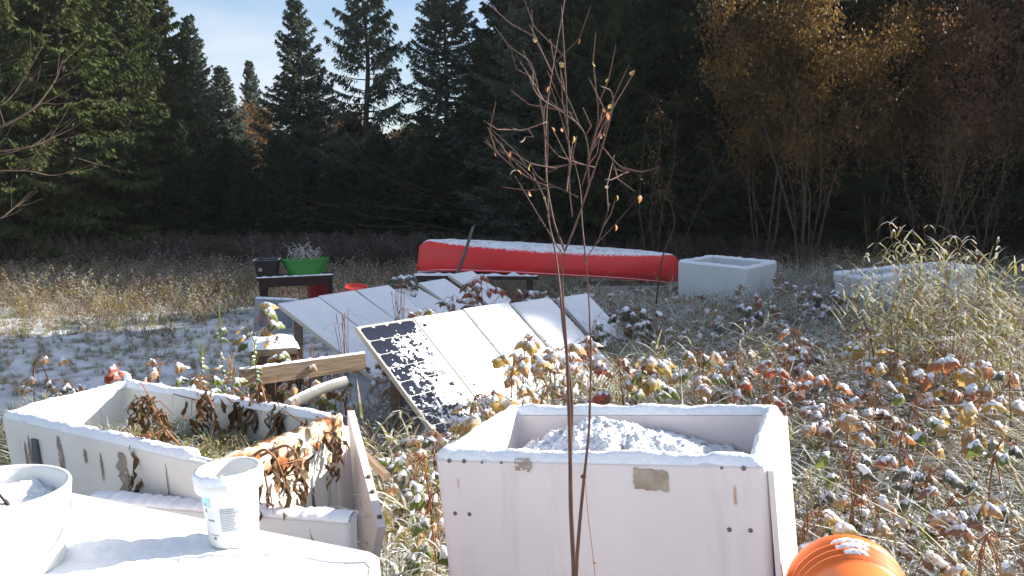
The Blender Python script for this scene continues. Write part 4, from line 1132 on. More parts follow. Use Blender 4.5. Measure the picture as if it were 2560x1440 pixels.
# dead lower boughs reaching out of the dark wood
def dead_bough(A, B, sag, seed, label, th=0.012):
    r = random.Random(seed); A, B = Vector(A), Vector(B); mb = MB(); pts = []
    for i in range(13):
        t = i / 12; p = A.lerp(B, t) + Vector((r.gauss(0, .02), r.gauss(0, .02), -sag * sin(pi * t) + r.gauss(0, .015))); pts.append(p)
    mb.tube(pts, [th * (1 - .8 * i / 12) + .002 for i in range(13)], 5, cap=False)
    for i in range(3, 13):
        for s_ in range(2):
            L = r.uniform(.15, .5); d = (pts[min(i, 11) + 1] - pts[min(i, 11)]).normalized() + Vector((r.gauss(0, .5), r.gauss(0, .5), r.gauss(0, .5))); d.normalize()
            mb.tube([pts[i], pts[i] + d * L * .5 + Vector((0, 0, -.03)), pts[i] + d * L], [.006, .004, .0015], 4, cap=False)
    o = mb.build('dead_bough', m_bark, smooth=True); tag(o, label, 'bough', 'dead boughs reaching out of the dark wood'); return o
for k, (a, b, s_) in enumerate((((1180, 600), (730, 490), .1), ((1120, 560), (720, 520), -.15), ((1060, 590), (760, 545), .05), ((1160, 540), (860, 385), .12), ((1080, 500), (830, 340), .1))):
    dead_bough(at_y(a[0], a[1] - 20, 20.5), at_y(b[0], b[1], 19), s_, 50 + k, ['lowest', 'arching', 'short straight', 'steep', 'highest steep'][k] + ' snow-lined dead bough in the dark left of the canoe')
for k, (a, b, s_) in enumerate((((1900, 480), (1510, 445), -.2), ((1950, 640), (1660, 490), .1), ((1850, 300), (1520, 190), .15), ((2400, 440), (2090, 380), -.1), ((2250, 270), (2000, 170), .1))):
    dead_bough(at_y(a[0], a[1], 19.5), at_y(b[0], b[1], 18), s_, 70 + k, ['level dead bough right of the saplings above the canoe', 'drooping dead bough above the right end of the canoe', 'high dead bough upper right of the saplings', 'dead bough above the tall yellow grass', 'high dead bough among the gold leaves'][k])
# bare twigs entering at the left border
def twig_curve(pix, y, rad, seed, label, nt=10, sub=0.35):
    r = random.Random(seed); mb = MB(); c = [at_y(px, py, y + 0.1 * i) for i, (px, py) in enumerate(pix)]
    pts = []
    for i in range(len(c) - 1):
        for k in range(6): pts.append(c[i].lerp(c[i + 1], k / 6))
    pts.append(c[-1])
    for _ in range(3): pts = [pts[0]] + [(pts[i - 1] + pts[i] * 2 + pts[i + 1]) / 4 for i in range(1, len(pts) - 1)] + [pts[-1]]
    n = len(pts); rad *= .62; mb.tube(pts, [rad * (1 - .85 * i / n) + .0015 for i in range(n)], 6, cap=False)
    for i in range(nt):
        j = r.randint(3, n - 2); d = (pts[j + 1] - pts[j]).normalized() + Vector((r.gauss(0, .6), r.gauss(0, .6), r.gauss(0.2, .5))); d.normalize(); L = sub * r.uniform(.4, 1)
        mb.tube([pts[j], pts[j] + d * L * .5 + Vector((0, 0, .02)), pts[j] + d * L + Vector((0, 0, .06))], [rad * .35, rad * .2, .001], 4, cap=False)
    o = mb.build('bare_twig', m_birch, smooth=True); tag(o, label, 'twig'); return o
twig_curve([(-260, 420), (0, 322), (90, 270), (140, 200), (157, 150)], 6.0, 0.016, 1, 'long bare twig curving up at the left border')
twig_curve([(-260, 330), (0, 270), (40, 230), (110, 110)], 6.2, 0.009, 2, 'thin bare twig above the long curved one at the left border')
twig_curve([(-260, 390), (0, 380), (90, 365), (140, 340)], 5.9, 0.013, 3, 'bare twig bending up just below the long curved one')
twig_curve([(-260, 425), (0, 427), (75, 427), (130, 441), (200, 425)], 6.1, 0.008, 4, 'thin sagging bare twig low at the left border')
twig_curve([(-260, 640), (0, 550), (35, 520), (60, 500)], 6.1, 0.008, 5, 'short bare twig lowest at the left border')

# ------------------------------------------------------------------ foreground sapling clump (bare stems)
def stem_from(pix, y0, y1, r0, r1, mat=m_sap, n=5, mb=None):
    mb = mb or MB(); c = []
    for i, (px, py) in enumerate(pix): c.append(at_y(px, py, y0 + (y1 - y0) * i / (len(pix) - 1)))
    pts = []
    for i in range(len(c) - 1):
        for k in range(n): pts.append(c[i].lerp(c[i + 1], k / n))
    pts.append(c[-1])
    for _ in range(2): pts = [pts[0]] + [(pts[i - 1] + pts[i] * 2 + pts[i + 1]) / 4 for i in range(1, len(pts) - 1)] + [pts[-1]]
    m = len(pts)
    mb.tube(pts, [r0 + (r1 - r0) * i / (m - 1) for i in range(m)], 7, cap=True)
    return mb, pts
def leaf_small():
    mb = MB(); n = 5; vs = []; 
    for i in range(n):
        t = i / (n - 1); w_ = 0.010 * sin(pi * min(1, t * .95 + .03)) ** .8
        z = -0.034 * t; y = 0.006 * sin(pi * t)
        vs += [(-w_, y + 0.003, z), (0, y, z), (w_, y + 0.003, z)]
    mb.add(vs, [(i * 3 + k, i * 3 + k + 1, (i + 1) * 3 + k + 1, (i + 1) * 3 + k) for i in range(n - 1) for k in range(2)])
    return mb
LF_S = [leaf_small().mesh('leaf', m_leafs['yellow'], True), leaf_small().mesh('leaf', m_leafs['orange'], True)]
rs = random.Random(77)
def sapling(label, stems, y, r0, br, leaves=8):
    t = thing('bare_sapling', label, 'sapling', at_y(stems[0][0][0], stems[0][0][1], y))
    base = Vector(t.location); allp = []
    for i, pix in enumerate(stems):
        k = 1.0 if i == 0 else (0.7 if pix[0][1] > 900 else 0.5)
        mb, pts = stem_from([(a, b) for a, b in pix], y + 0.02 * i, y + 0.25 * (1 if i % 2 else -1) * (len(pix) > 3) + 0.05 * i, r0 * k * (1 if pix[0][1] > 900 else 0.75), r0 * 0.16)
        mb.v = [tuple(Vector(v) - base) for v in mb.v]
        mb.build('stem', m_sap, t, smooth=True); allp.append(pts)
    tips = []
    for i, (pix, yy) in enumerate(br):
        mb, pts = stem_from([(a + rs.gauss(0, 5), b + rs.gauss(0, 5)) for a, b in pix], yy, yy + rs.uniform(-.2, .2), r0 * 0.25, 0.0012, n=4)
        for j in range(3, len(pts) - 1, 3):
            d = (pts[j + 1] - pts[j]).normalized() + Vector((rs.gauss(0, .45), rs.gauss(0, .6), rs.gauss(0.15, .35))); d.normalize(); L = rs.uniform(.05, .20)
            q = [pts[j], pts[j] + d * L * .5 + Vector((rs.gauss(0, .01), 0, 0)), pts[j] + d * L + Vector((0, 0, .02))]
            mb.tube(q, [.0022, .0016, .0008], 4, cap=False); tips.append(q[2]); tips.append(q[1])
        tips.append(pts[-1])
        mb.v = [tuple(Vector(v) - base) for v in mb.v]
        mb.build('branch', m_sap, t, smooth=True)
    for k in range(leaves):
        if not tips: break
        p = rs.choice(tips); o = link('leaf', rs.choice(LF_S), t); o.location = p - base; o.rotation_euler = (rs.gauss(0, .4), rs.gauss(0, .4), rs.uniform(0, 6.3)); o.scale = (rs.uniform(.35, .6),) * 3
    return t
Y0 = 2.12
sapling('tallest bare brown sapling in front of the right foreground bin, forking above the canoe',
        [[(1434, 1700), (1436, 1440), (1427, 1280), (1425, 1100), (1418, 900), (1408, 760), (1405, 690), (1412, 628)],
         [(1412, 628), (1385, 560), (1368, 470), (1362, 380), (1368, 250), (1392, 110), (1412, 0), (1415, -60)],
         [(1412, 628), (1440, 560), (1470, 470), (1505, 370), (1535, 260), (1528, 225), (1500, 215)],
         [(1425, 1160), (1432, 1000), (1408, 820), (1398, 700), (1385, 610), (1368, 540), (1372, 480)]],
        Y0, 0.0074,
        [([(1368, 470), (1330, 440), (1290, 425), (1250, 385), (1235, 372)], Y0 + .1), ([(1440, 490), (1400, 470), (1370, 460), (1330, 420), (1250, 370)], Y0),
         ([(1472, 460), (1465, 370), (1447, 320), (1400, 275), (1350, 240), (1320, 185)], Y0), ([(1447, 320), (1425, 270), (1395, 180), (1375, 100)], Y0 + .15),
         ([(1478, 420), (1440, 408), (1400, 425), (1370, 435)], Y0 + .1), ([(1470, 400), (1490, 300), (1496, 230), (1480, 140)], Y0 + .2),
         ([(1400, 640), (1375, 590), (1360, 480), (1352, 300), (1330, 170), (1300, 140)], Y0 + .3), ([(1425, 420), (1420, 300), (1410, 180), (1400, 20)], Y0 - .1),
         ([(1505, 370), (1545, 410), (1570, 440), (1540, 415)], Y0), ([(1365, 300), (1300, 330), (1285, 320)], Y0), ([(1380, 180), (1340, 120), (1330, 60)], Y0)], 18)
sapling('thin bare sapling stem bent beside the tallest one, with a knot at mid height',
        [[(1436, 1700), (1440, 1430), (1450, 1300), (1462, 1180), (1473, 1080), (1478, 900), (1472, 740), (1465, 650)],
         [(1465, 650), (1455, 560), (1452, 470), (1430, 380)]],
        Y0 - 0.06, 0.0058,
        [([(1465, 650), (1490, 590), (1515, 540), (1520, 510)], Y0), ([(1452, 470), (1480, 400), (1490, 330), (1520, 280)], Y0 - .05), ([(1430, 540), (1420, 450), (1440, 350)], Y0)], 16)
mb = MB(); p = at_y(1459, 1192, Y0 - .07); mb.lathe([(0.0, -.007), (.007, -.003), (.0075, .003), (0, .008)], 8, c=tuple(p)); o = mb.build('snow_knot', m_sap, smooth=True); tag(o, 'small dark knot swelling on the bent thin sapling stem', 'knot')
mb, pts = stem_from([(1488, 1440), (1484, 1400), (1470, 1290), (1463, 1200)], Y0 - .1, Y0 - .08, .0010, .0008)
mb.lathe([(0, -.004), (.004, 0), (0, .005)], 6, c=tuple(at_y(1486, 1408, Y0 - .1)))
o = mb.build('dry_stalk', m_deadstem, smooth=True); tag(o, 'hair-thin dry stalk with a tiny bud against the right foreground bin', 'stalk')
sapling('slim twig sapling with snow bits right of the bare saplings, over the canoe',
        [[(1640, 760), (1655, 640), (1690, 560), (1675, 500), (1640, 470)]], 9.0, 0.012, [([(1675, 500), (1610, 440), (1560, 400)], 9.0), ([(1655, 560), (1640, 420), (1650, 330), (1630, 260)], 9.0)], 12)

# ------------------------------------------------------------------ leafy plants under snow
def big_leaf(seed, col):
    r = random.Random(seed); mb = MB(); nL, nW = 9, 7; L = 0.10; Wd = 0.036 * r.uniform(.85, 1.25)
    drop = r.uniform(1.35, 1.9); vs = []; top = []
    y = 0; z = 0; pos = []
    for i in range(nL):
        t = i / (nL - 1); a = -0.25 + drop * t ** 0.75 * 1.0
        if i: y += cos(a) * L / (nL - 1); z -= sin(a) * L / (nL - 1)
        pos.append((y, z, a))
    curl = r.uniform(0.5, 1.3)
    for i, (y, z, a) in enumerate(pos):
        t = i / (nL - 1); w_ = Wd * (sin(pi * min(1, 0.04 + t * 0.96) ** 0.8) ** 0.75) * (1 + 0.16 * (1 if i % 2 else -1)) * r.uniform(.85, 1.1)
        for k in range(nW):
            u_ = -1 + 2 * k / (nW - 1); x = w_ * u_
            dz = -abs(u_) ** 1.6 * w_ * curl + r.uniform(-.0038, .0038)
            vs.append((x * (1 - .22 * curl * abs(u_)), y + dz * sin(a) * 1.0, z + dz * cos(a) - (0.004 if k == nW // 2 else 0)))
    mb.add(vs, [(i * nW + k, i * nW + k + 1, (i + 1) * nW + k + 1, (i + 1) * nW + k) for i in range(nL - 1) for k in range(nW - 1)], 0)
    # snow pillow on the shoulder of the leaf
    n2 = r.choice([3, 4, 5, 3]); sv_ = []
    for i in range(n2):
        y, z, a = pos[i]
        for k in range(nW):
            u_ = -1 + 2 * k / (nW - 1); e = max(0, 1 - u_ * u_) ** .5 * sin(pi * (i + .5) / n2) ** .6
            b = vs[i * nW + k]; hh = 0.0095 * e * r.uniform(.5, 1.4) + 0.001
            sv_.append((b[0] * r.uniform(.68, .92), b[1] - hh * sin(a) * -0.4, b[2] + hh))
    mb.add(sv_, [(i * nW + k, i * nW + k + 1, (i + 1) * nW + k + 1, (i + 1) * nW + k) for i in range(n2 - 1) for k in range(nW - 1)], 1)
    return mb.mesh('leaf', [m_leafs[col], m_snow], True)
LEAF = {c: [big_leaf(i * 7 + hash_, c) for i in range(3)] for hash_, c in enumerate(m_leafs)}
def leafy(px, py, y, col, label, n=8, size=1.0, cols=None, spread=0.13, name='leafy_plant', lean=None):
    r = random.Random(int(px * 13 + py)); top = at_y(px, py, y); x = top.x + (lean if lean is not None else r.uniform(-.12, .12))
    base = Vector((x, y + r.uniform(-.05, .1), gz(x, y) - .02)); t = thing(name, label, 'plant', base)
    H_ = max(0.12, top.z - base.z); mb = MB(); tp = top - base
    pts = [Vector((tp.x * (k / 8) ** 1.6 + .01 * sin(k), tp.y * k / 8, H_ * sin(pi / 2 * min(1, k / 7)) if k < 8 else H_ - .02)) for k in range(9)]
    mb.tube(pts, [0.0055 - .0004 * k for k in range(9)], 5, cap=False); 
    twigs = []
    n = int(n * 1.15) + 2; size *= 1.02; spread *= 1.1
    for k in range(n):
        lev = r.uniform(.0, 1.0) ** 1.1
        a = r.uniform(0, 2 * pi); q = Vector((tp.x, tp.y, H_)) * 1.0 + Vector((cos(a), sin(a) * .8, 0)) * spread * r.uniform(.25, 1) + Vector((0, 0, -lev * min(.34, H_ * .75) + .01))
        j = pts[max(2, 8 - int(lev * 4))]; mid = (j + q) / 2 + Vector((0, 0, .03)); mb.tube([j, mid, q], [.003, .0022, .0012], 4, cap=False)
        c_ = r.choice(cols) if cols else col
        for s3, da in ((1.0, 0.0), (0.75, 1.1), (0.75, -1.1)):      # three leaflets at each twig end
            if da and r.random() < .25: continue
            o = link('leaf', r.choice(LEAF[c_]), t); o.location = q + Vector((0, 0, .004 * da)); o.rotation_euler = (r.gauss(0, .25), r.gauss(0, .3), a - pi / 2 + da + r.gauss(0, .25)); s_ = size * s3 * r.uniform(.75, 1.15); o.scale = (s_ * r.uniform(.9, 1.15), s_, s_)
    mb.build('stem', m_deadstem, t, smooth=True); return t
plants = [
 (105, 892, 6.3, 'tan', 'pale snow-capped plant alone in the blue-shaded snow at far left', 7, 1.0, None, .12),
 (290, 915, 5.6, 'red', 'small red-orange leafed plant behind the long left bin', 5, .9, None, .07),
 (405, 905, 5.4, 'tan', 'tan-leafed snowy plant behind the back edge of the long bin', 8, 1.0, ['tan', 'orange'], .11),
 (655, 765, 6.2, 'green', 'drooping yellow-white snowy plant arching above the old timber box', 9, 1.25, ['green', 'yellow'], .13),
 (690, 840, 5.9, 'yellow', 'second drooping yellow-white plant hanging over the right side of the timber box', 9, 1.2, ['green', 'yellow'], .13),
 (1205, 985, 4.7, 'yellow', 'yellow-tan leaved plant between the front solar panels and the right foreground bin', 12, 1.25, ['yellow', 'tan'], .15),
 (1335, 840, 5.7, 'tan', 'tall tan plant in front of the white solar panels', 12, 1.25, ['tan', 'yellow'], .15),
 (1395, 870, 5.6, 'orange', 'orange-leaved plant beside the stems before the right front panel', 9, 1.2, ['orange', 'tan'], .12),
 (1205, 690, 8.0, 'brown', 'brown drooping plant at the top of the back row of panels', 9, 1.4, ['brown', 'red'], .17),
 (1275, 715, 8.0, 'brown', 'brown snow-capped plant right of the one over the back row', 12, 1.4, None, .2),
 (1125, 740, 7.4, 'brown', 'small brown plant hanging before the middle of the back row', 6, 1.1, None, .12),
 (1012, 770, 6.7, 'red', 'red-leaved little plant behind the bare solar panel', 6, 1.0, ['red', 'orange'], .1),
 (1075, 775, 6.8, 'yellow', 'small cream plant peeping over the top edge of the second front panel', 5, .9, None, .1),
 (1005, 690, 9.3, 'dark', 'dark snowy weed standing between two panels of the back row', 14, 1.3, None, .16),
 (1330, 765, 7.6, 'dark', 'grey snow-laden plant behind the right end of the front panels', 14, 1.3, None, .2),
 (1590, 770, 8.2, 'dark', 'grey snow-laden plant in the shade below the weathered tub', 14, 1.35, ['dark', 'brown'], .2),
 (1625, 890, 5.4, 'yellow', 'yellow-leaved snowy plant behind the left half of the right foreground bin', 11, 1.2, ['yellow', 'green'], .14),
 (1740, 880, 5.6, 'green', 'whitish snow-heavy plant right of the yellow-leaved one', 10, 1.2, ['green', 'tan'], .14),
 (1960, 885, 5.5, 'orange', 'orange-red leaved plant behind the right corner of the foreground bin', 9, 1.2, ['orange', 'red'], .13),
 (1990, 820, 6.2, 'orange', 'upright orange-brown plant above the orange-red one', 11, 1.3, ['orange', 'brown', 'tan'], .15),
 (2062, 935, 5.0, 'orange', 'small orange plant right of the orange-red one', 6, 1.1, None, .1),
 (2160, 820, 6.3, 'yellow', 'bright yellow snow-capped plant left of the grey post', 10, 1.35, ['yellow', 'yellow', 'tan'], .15),
 (2225, 880, 5.5, 'orange', 'orange and yellow plant with thick snow below the grey post', 11, 1.3, ['orange', 'yellow'], .16),
 (2190, 960, 4.7, 'tan', 'snow-smothered tan plant below the orange and yellow one', 10, 1.2, ['tan', 'brown'], .14),
 (2405, 890, 5.2, 'yellow', 'wide snow-heaped plant with golden undersides near the right border', 14, 1.45, ['yellow', 'orange'], .2),
 (2310, 985, 4.5, 'yellow', 'snow-capped plant with pale yellow leaves left of a dark hollow', 9, 1.1, ['yellow', 'green'], .13),
 (2455, 1000, 4.4, 'tan', 'tan plant with white caps close to the right border', 9, 1.1, ['tan', 'yellow'], .13),
 (2265, 1065, 4.0, 'orange', 'small plant of two orange leaves in the middle of the right weeds', 4, 1.1, None, .07),
 (2120, 1130, 3.6, 'dark', 'snow lump plant just right of the foreground bin', 7, 1.0, ['dark', 'green'], .1),
 (2400, 1235, 3.2, 'brown', 'brown leaf plant weighed down by snow at lower right', 7, 1.0, ['brown', 'tan'], .11),
 (2330, 1170, 3.5, 'dark', 'grey snow-covered plant in the lower right shade', 9, 1.0, None, .13),
 (2035, 1280, 3.0, 'tan', 'tan and cream leaved plant squeezed beside the lit side of the foreground bin', 8, .9, ['tan', 'yellow'], .1),
 (1075, 1225, 3.3, 'green', 'green-leaved plant left of the right foreground bin', 5, .95, None, .09),
 (1050, 1140, 3.6, 'tan', 'snowy pale plant between the two foreground bins', 9, .95, ['tan', 'green', 'dark'], .13),
 (1090, 1080, 4.0, 'dark', 'snow-covered low plant before the bare solar panel', 9, .95, ['dark', 'tan'], .14),
 (2520, 1100, 3.7, 'green', 'green and white plant at the right border', 8, 1.0, ['green', 'dark'], .12),
 (1480, 800, 7.4, 'brown', 'brown plant covering the lower part of the single panel', 9, 1.1, ['brown', 'dark'], .16),
 (1850, 760, 8.6, 'dark', 'grey snowy plant at the foot of the square bin', 12, 1.3, ['dark', 'brown'], .2),
 (1905, 745, 9.2, 'red', 'dull red-brown snowy plant at the right foot of the square bin', 10, 1.3, ['brown', 'red'], .2),
 (2090, 735, 9.4, 'dark', 'dark snow-topped bush between the square bin and the tilted bin', 14, 1.5, ['dark', 'brown'], .25),
 (165, 960, 5.6, 'green', 'low greenish snowy plant behind the left corner of the long bin', 9, .9, ['green', 'dark'], .15),
 (500, 940, 5.0, 'green', 'thick leafy green weed under snow behind the long bin', 16, 1.0, ['green', 'green', 'dark'], .2),
 (820, 900, 5.8, 'green', 'snow-dusted green weeds leaning over the timber beam', 12, 1.0, ['green', 'tan'], .18),
 (740, 905, 5.6, 'green', 'curly green-white plant at the middle of the timber beam', 12, 1.0, ['green', 'tan'], .16),
 (1290, 900, 5.0, 'tan', 'cream and tan plant hanging over the second and third front panels', 10, 1.1, ['tan', 'yellow'], .14),
 (1455, 850, 6.0, 'tan', 'pale tan plant right of the sapling stems, before the single panel', 12, 1.2, ['tan', 'brown'], .16),
 (1540, 900, 5.4, 'brown', 'pinkish brown plant left of the yellow-leaved one behind the bin', 12, 1.2, ['tan', 'brown', 'red'], .18),
 (1835, 880, 5.8, 'brown', 'pinkish brown frosted plant between the whitish and the orange plants', 12, 1.2, ['brown', 'tan'], .18),
 (1910, 960, 4.9, 'red', 'reddish low plant at the back right corner of the foreground bin', 9, 1.1, ['red', 'brown'], .14),
 (2095, 1010, 4.4, 'brown', 'pink-brown frosted plant above the dark hollow right of the bin', 11, 1.15, ['brown', 'tan'], .17),
 (2180, 1200, 3.4, 'tan', 'tan plant in the middle of the lower right weeds', 9, 1.0, ['tan', 'orange'], .13),
 (2480, 1330, 2.9, 'brown', 'brown snow-heavy plant in the lower right corner', 9, 1.0, ['brown', 'tan'], .13),
 (2330, 850, 5.9, 'tan', 'tan plant at the foot of the tallest grass clump', 11, 1.3, ['tan', 'yellow'], .18),
 (2520, 930, 5.1, 'tan', 'grey-tan plant touching the right border above the snow-heaped one', 10, 1.2, ['tan', 'dark'], .16),
 (1005, 1140, 3.9, 'green', 'green snowy tuft beside the leaning white panel', 8, .9, ['green', 'dark'], .12),
]
for pdef in plants:
    leafy(pdef[0], pdef[1], pdef[2], pdef[3], pdef[4], pdef[5], pdef[6], pdef[7], pdef[8])

# ------------------------------------------------------------------ ground cover (nobody could count it)
def ribbon(r, base, H, w_, lean, bend, segs=3):
    a = r.uniform(0, 2 * pi); d = Vector((cos(a), sin(a), 0)); side = Vector((-sin(a), cos(a), 0)); tw = r.uniform(-.5, .5)
    vs = []
    for i in range(segs + 1):
        t = i / segs
        out_ = lean * t + bend * t * t
        z = H * (t - 0.55 * bend / max(H, .01) * 0 - 0.35 * min(1.6, bend / max(H, .01)) * t ** 3)
        p = base + d * out_ + Vector((0, 0, z)); ww = w_ * (1 - t ** 1.7) + .0008
        s_ = side * cos(tw * t) + d * sin(tw * t) * .5
        vs += [p - s_ * ww / 2, p + s_ * ww / 2]
    return vs, [(2 * i, 2 * i + 1, 2 * i + 3, 2 * i + 2) for i in range(segs)]
def tuft(name, seed, n, Hr, w_, rad, bendr, mat):
    r = random.Random(seed); mb = MB()
    for _ in range(n):
        a = r.uniform(0, 6.28); q = rad * r.random() ** .5; H = r.uniform(*Hr)
        vs, fs = ribbon(r, Vector((q * cos(a), q * sin(a), -0.01)), H, w_ * r.uniform(.6, 1.3), H * r.uniform(0, .5), H * r.uniform(*bendr))
        mb.add(vs, fs)
    return bpy.data.objects.new(name, mb.mesh(name, mat))
def weed(name, seed, n, Hr, rad, mat, leafw=0.016, leafL=0.06, caps=0):
    r = random.Random(seed); mb = MB()
    for _ in range(n):
        a = r.uniform(0, 6.28); q = rad * r.random() ** .5; H = r.uniform(*Hr); a2 = r.uniform(0, 6.28); ln = H * r.uniform(.05, .45)
        pts = [Vector((q * cos(a) + ln * cos(a2) * (k / 4) ** 1.5, q * sin(a) + ln * sin(a2) * (k / 4) ** 1.5, H * (k / 4) * (1 - .08 * (k / 4) ** 3))) for k in range(5)]
        mb.tube(pts, [.0024, .0022, .0019, .0015, .001], 3, cap=False)
        m = int(H / 0.035)
        for k in range(m):
            t = 0.25 + 0.75 * (k + r.random()) / m; j = min(3, int(t * 4)); p = pts[j].lerp(pts[j + 1], t * 4 - j)
            a3 = r.uniform(0, 6.28); L = leafL * r.uniform(.5, 1.2); d = Vector((cos(a3), sin(a3), r.uniform(-.1, .6))).normalized(); sd_ = Vector((-sin(a3), cos(a3), r.uniform(-.4, .4))) * leafw * r.uniform(.4, 1) * .5
            m1 = p + d * L * .5; m2 = p + d * L * .9 + Vector((0, 0, -L * r.uniform(.2, .9)))
            mb.add([p, m1 + sd_, m2, m1 - sd_], [(0, 1, 2, 3)])
    for _ in range(caps):
        a = r.uniform(0, 6.28); q = rad * 1.6 * r.random() ** .5; c = Vector((q * cos(a), q * sin(a), r.uniform(.25, .8) * Hr[1])); s_ = r.uniform(.010, .028)
        ring = lambda k_, z_: [c + Vector((s_ * k_ * cos(2 * pi * i / 7) * r.uniform(.75, 1.25), s_ * k_ * sin(2 * pi * i / 7) * r.uniform(.75, 1.25), z_ * s_)) for i in range(7)]
        mb.loops([ring(.9, -.25), ring(1.0, 0.0), ring(.7, .38), ring(.2, .52)], mi=1, cap0=True, cap1=True)
    return bpy.data.objects.new(name, mb.mesh(name, [mat, m_snow]))
def scatter(name, protos, pts, label, kind='stuff'):
    """pts: list of (x, y, z, rz, tilt, scale, which)"""
    A = np.array(pts); n = len(A)
    me = bpy.data.meshes.new(name); me.vertices.add(n); me.vertices.foreach_set('co', A[:, :3].astype(np.float32).reshape(-1))
    at = me.attributes.new('rot', 'FLOAT_VECTOR', 'POINT'); tl = RNG.normal(0, 1, n)
    R3 = np.stack([A[:, 4] * np.cos(tl * 3), A[:, 4] * np.sin(tl * 3), A[:, 3]], 1).astype(np.float32); at.data.foreach_set('vector', R3.reshape(-1))
    a2 = me.attributes.new('scl', 'FLOAT', 'POINT'); a2.data.foreach_set('value', A[:, 5].astype(np.float32))
    a3 = me.attributes.new('idx', 'INT', 'POINT'); a3.data.foreach_set('value', A[:, 6].astype(np.int32))
    o = link(name, me)
    pc = bpy.data.collections.new(name + '_kinds')
    for p in protos: pc.objects.link(p)
    ng = bpy.data.node_groups.new(name, 'GeometryNodeTree')
    ng.interface.new_socket('Geometry', in_out='INPUT', socket_type='NodeSocketGeometry'); ng.interface.new_socket('Geometry', in_out='OUTPUT', socket_type='NodeSocketGeometry')
    N = ng.nodes; L = ng.links
    gi, go = N.new('NodeGroupInput'), N.new('NodeGroupOutput'); ip = N.new('GeometryNodeInstanceOnPoints'); ci = N.new('GeometryNodeCollectionInfo')
    ci.inputs['Collection'].default_value = pc; ci.inputs['Separate Children'].default_value = True; ci.inputs['Reset Children'].default_value = True
    def na(nm, ty):
        q = N.new('GeometryNodeInputNamedAttribute'); q.data_type = ty; q.inputs['Name'].default_value = nm; return q.outputs['Attribute']
    L.new(gi.outputs[0], ip.inputs['Points']); L.new(ci.outputs[0], ip.inputs['Instance']); ip.inputs['Pick Instance'].default_value = True
    L.new(na('idx', 'INT'), ip.inputs['Instance Index']); L.new(na('scl', 'FLOAT'), ip.inputs['Scale'])
    er = N.new('FunctionNodeEulerToRotation'); L.new(na('rot', 'FLOAT_VECTOR'), er.inputs[0]); L.new(er.outputs[0], ip.inputs['Rotation'])
    L.new(ip.outputs[0], go.inputs[0])
    md = o.modifiers.new('scatter', 'NODES'); md.node_group = ng
    return tag(o, label, kind=kind)

FOOT = []       # oriented rectangles kept free of growth: cx, cy, yaw, half w, half l
for o_, w_, l_ in ((nb, 1.1, 0.74), (lb, 1.56, 0.70), (fb, 1.1, 1.0), (rb, 1.4, .9), (tbx, 1.4, .7)): FOOT.append((o_.location.x, o_.location.y, o_.rotation_euler.z, w_ / 2, l_ / 2))
c_ = tb.location + Matrix.Rotation(yaw, 3, 'Z') @ Vector((-bw / 2, -bl / 2, 0)); FOOT.append((c_.x, c_.y, yaw, bw / 2 + .08, bl / 2 + .08)); FOOT.append((sl.location.x, sl.location.y, yaw2, Ln / 2, 0.06))
vg = Vector((v.x, v.y, 0)).normalized()
c_ = TL0 + u * 1.1 + vg * 0.22; FOOT.append((c_.x, c_.y, math.atan2(u.y, u.x), 1.15, 0.34))
c_ = p5.location + vg * 0.35; FOOT.append((c_.x, c_.y, math.atan2(u.y, u.x), 0.27, 0.42))
vbg = Vector((vb.x, vb.y, 0)).normalized(); c_ = PK + ub * 1.7 + vbg * 0.42; FOOT.append((c_.x, c_.y, math.atan2(ub.y, ub.x), 1.75, 0.48))
def free(x, y):
    for cx, cy, a, hw, hl in FOOT:
        dx, dy = x - cx, y - cy; p = dx * cos(a) + dy * sin(a); q = -dx * sin(a) + dy * cos(a)
        if abs(p) < hw and abs(q) < hl: return False
    return True
def inview(x, y, m=1.2): return y > 1.0 and abs(x) < y * 0.601 + m
def spots(n, x0, x1, y0, y1, fn, seed, power=1.0):
    r = random.Random(seed); out = []
    for _ in range(n):
        y = y0 + (y1 - y0) * r.random() ** power; x = r.uniform(x0, x1)
        if not inview(x, y) or not free(x, y): continue
        q = fn(x, y, r)
        if q: out.append(q)
    return out
GP = [tuft('tuft_a', 1, 26, (.10, .26), .006, .05, (.2, 1.0), m_grass), tuft('tuft_b', 2, 22, (.14, .34), .007, .06, (.3, 1.2), m_grass), tuft('tuft_c', 3, 30, (.06, .16), .006, .07, (.3, 1.3), m_grass), tuft('tuft_d', 4, 20, (.22, .46), .009, .07, (.5, 1.5), m_grass)]
def gfun(x, y, r):
    d = 0.62 + 0.9 * nz(x, y, 3, 0.9); sc = r.uniform(.7, 1.2)
    if x < -0.8 and y > 6.3:       # thin short grass of the blue-shaded track
        d *= 0.42; sc *= 0.42
    if x > 0.9: sc *= 1.6; d *= 1.4
    if r.random() > d: return None
    return (x, y, gz(x, y) - .02, r.uniform(0, 6.28), r.uniform(0, .35), sc, r.randint(0, 3))
scatter('grass', GP, spots(36000, -9, 9, 2.2, 14.5, gfun, 5, 0.95), 'green and straw-coloured grass poking through thin snow')
WP = [weed('weed_a', 11, 6, (.25, .5), .09, m_weed, .022, .06, 5), weed('weed_b', 12, 5, (.3, .6), .10, m_weed, .016, .05), weed('weed_c', 13, 8, (.15, .35), .12, m_weed, .03, .065, 9), weed('weed_d', 14, 4, (.35, .7), .08, m_weed, .012, .075),
      tuft('weed_e', 15, 18, (.2, .5), .006, .09, (.6, 1.8), m_weed)]
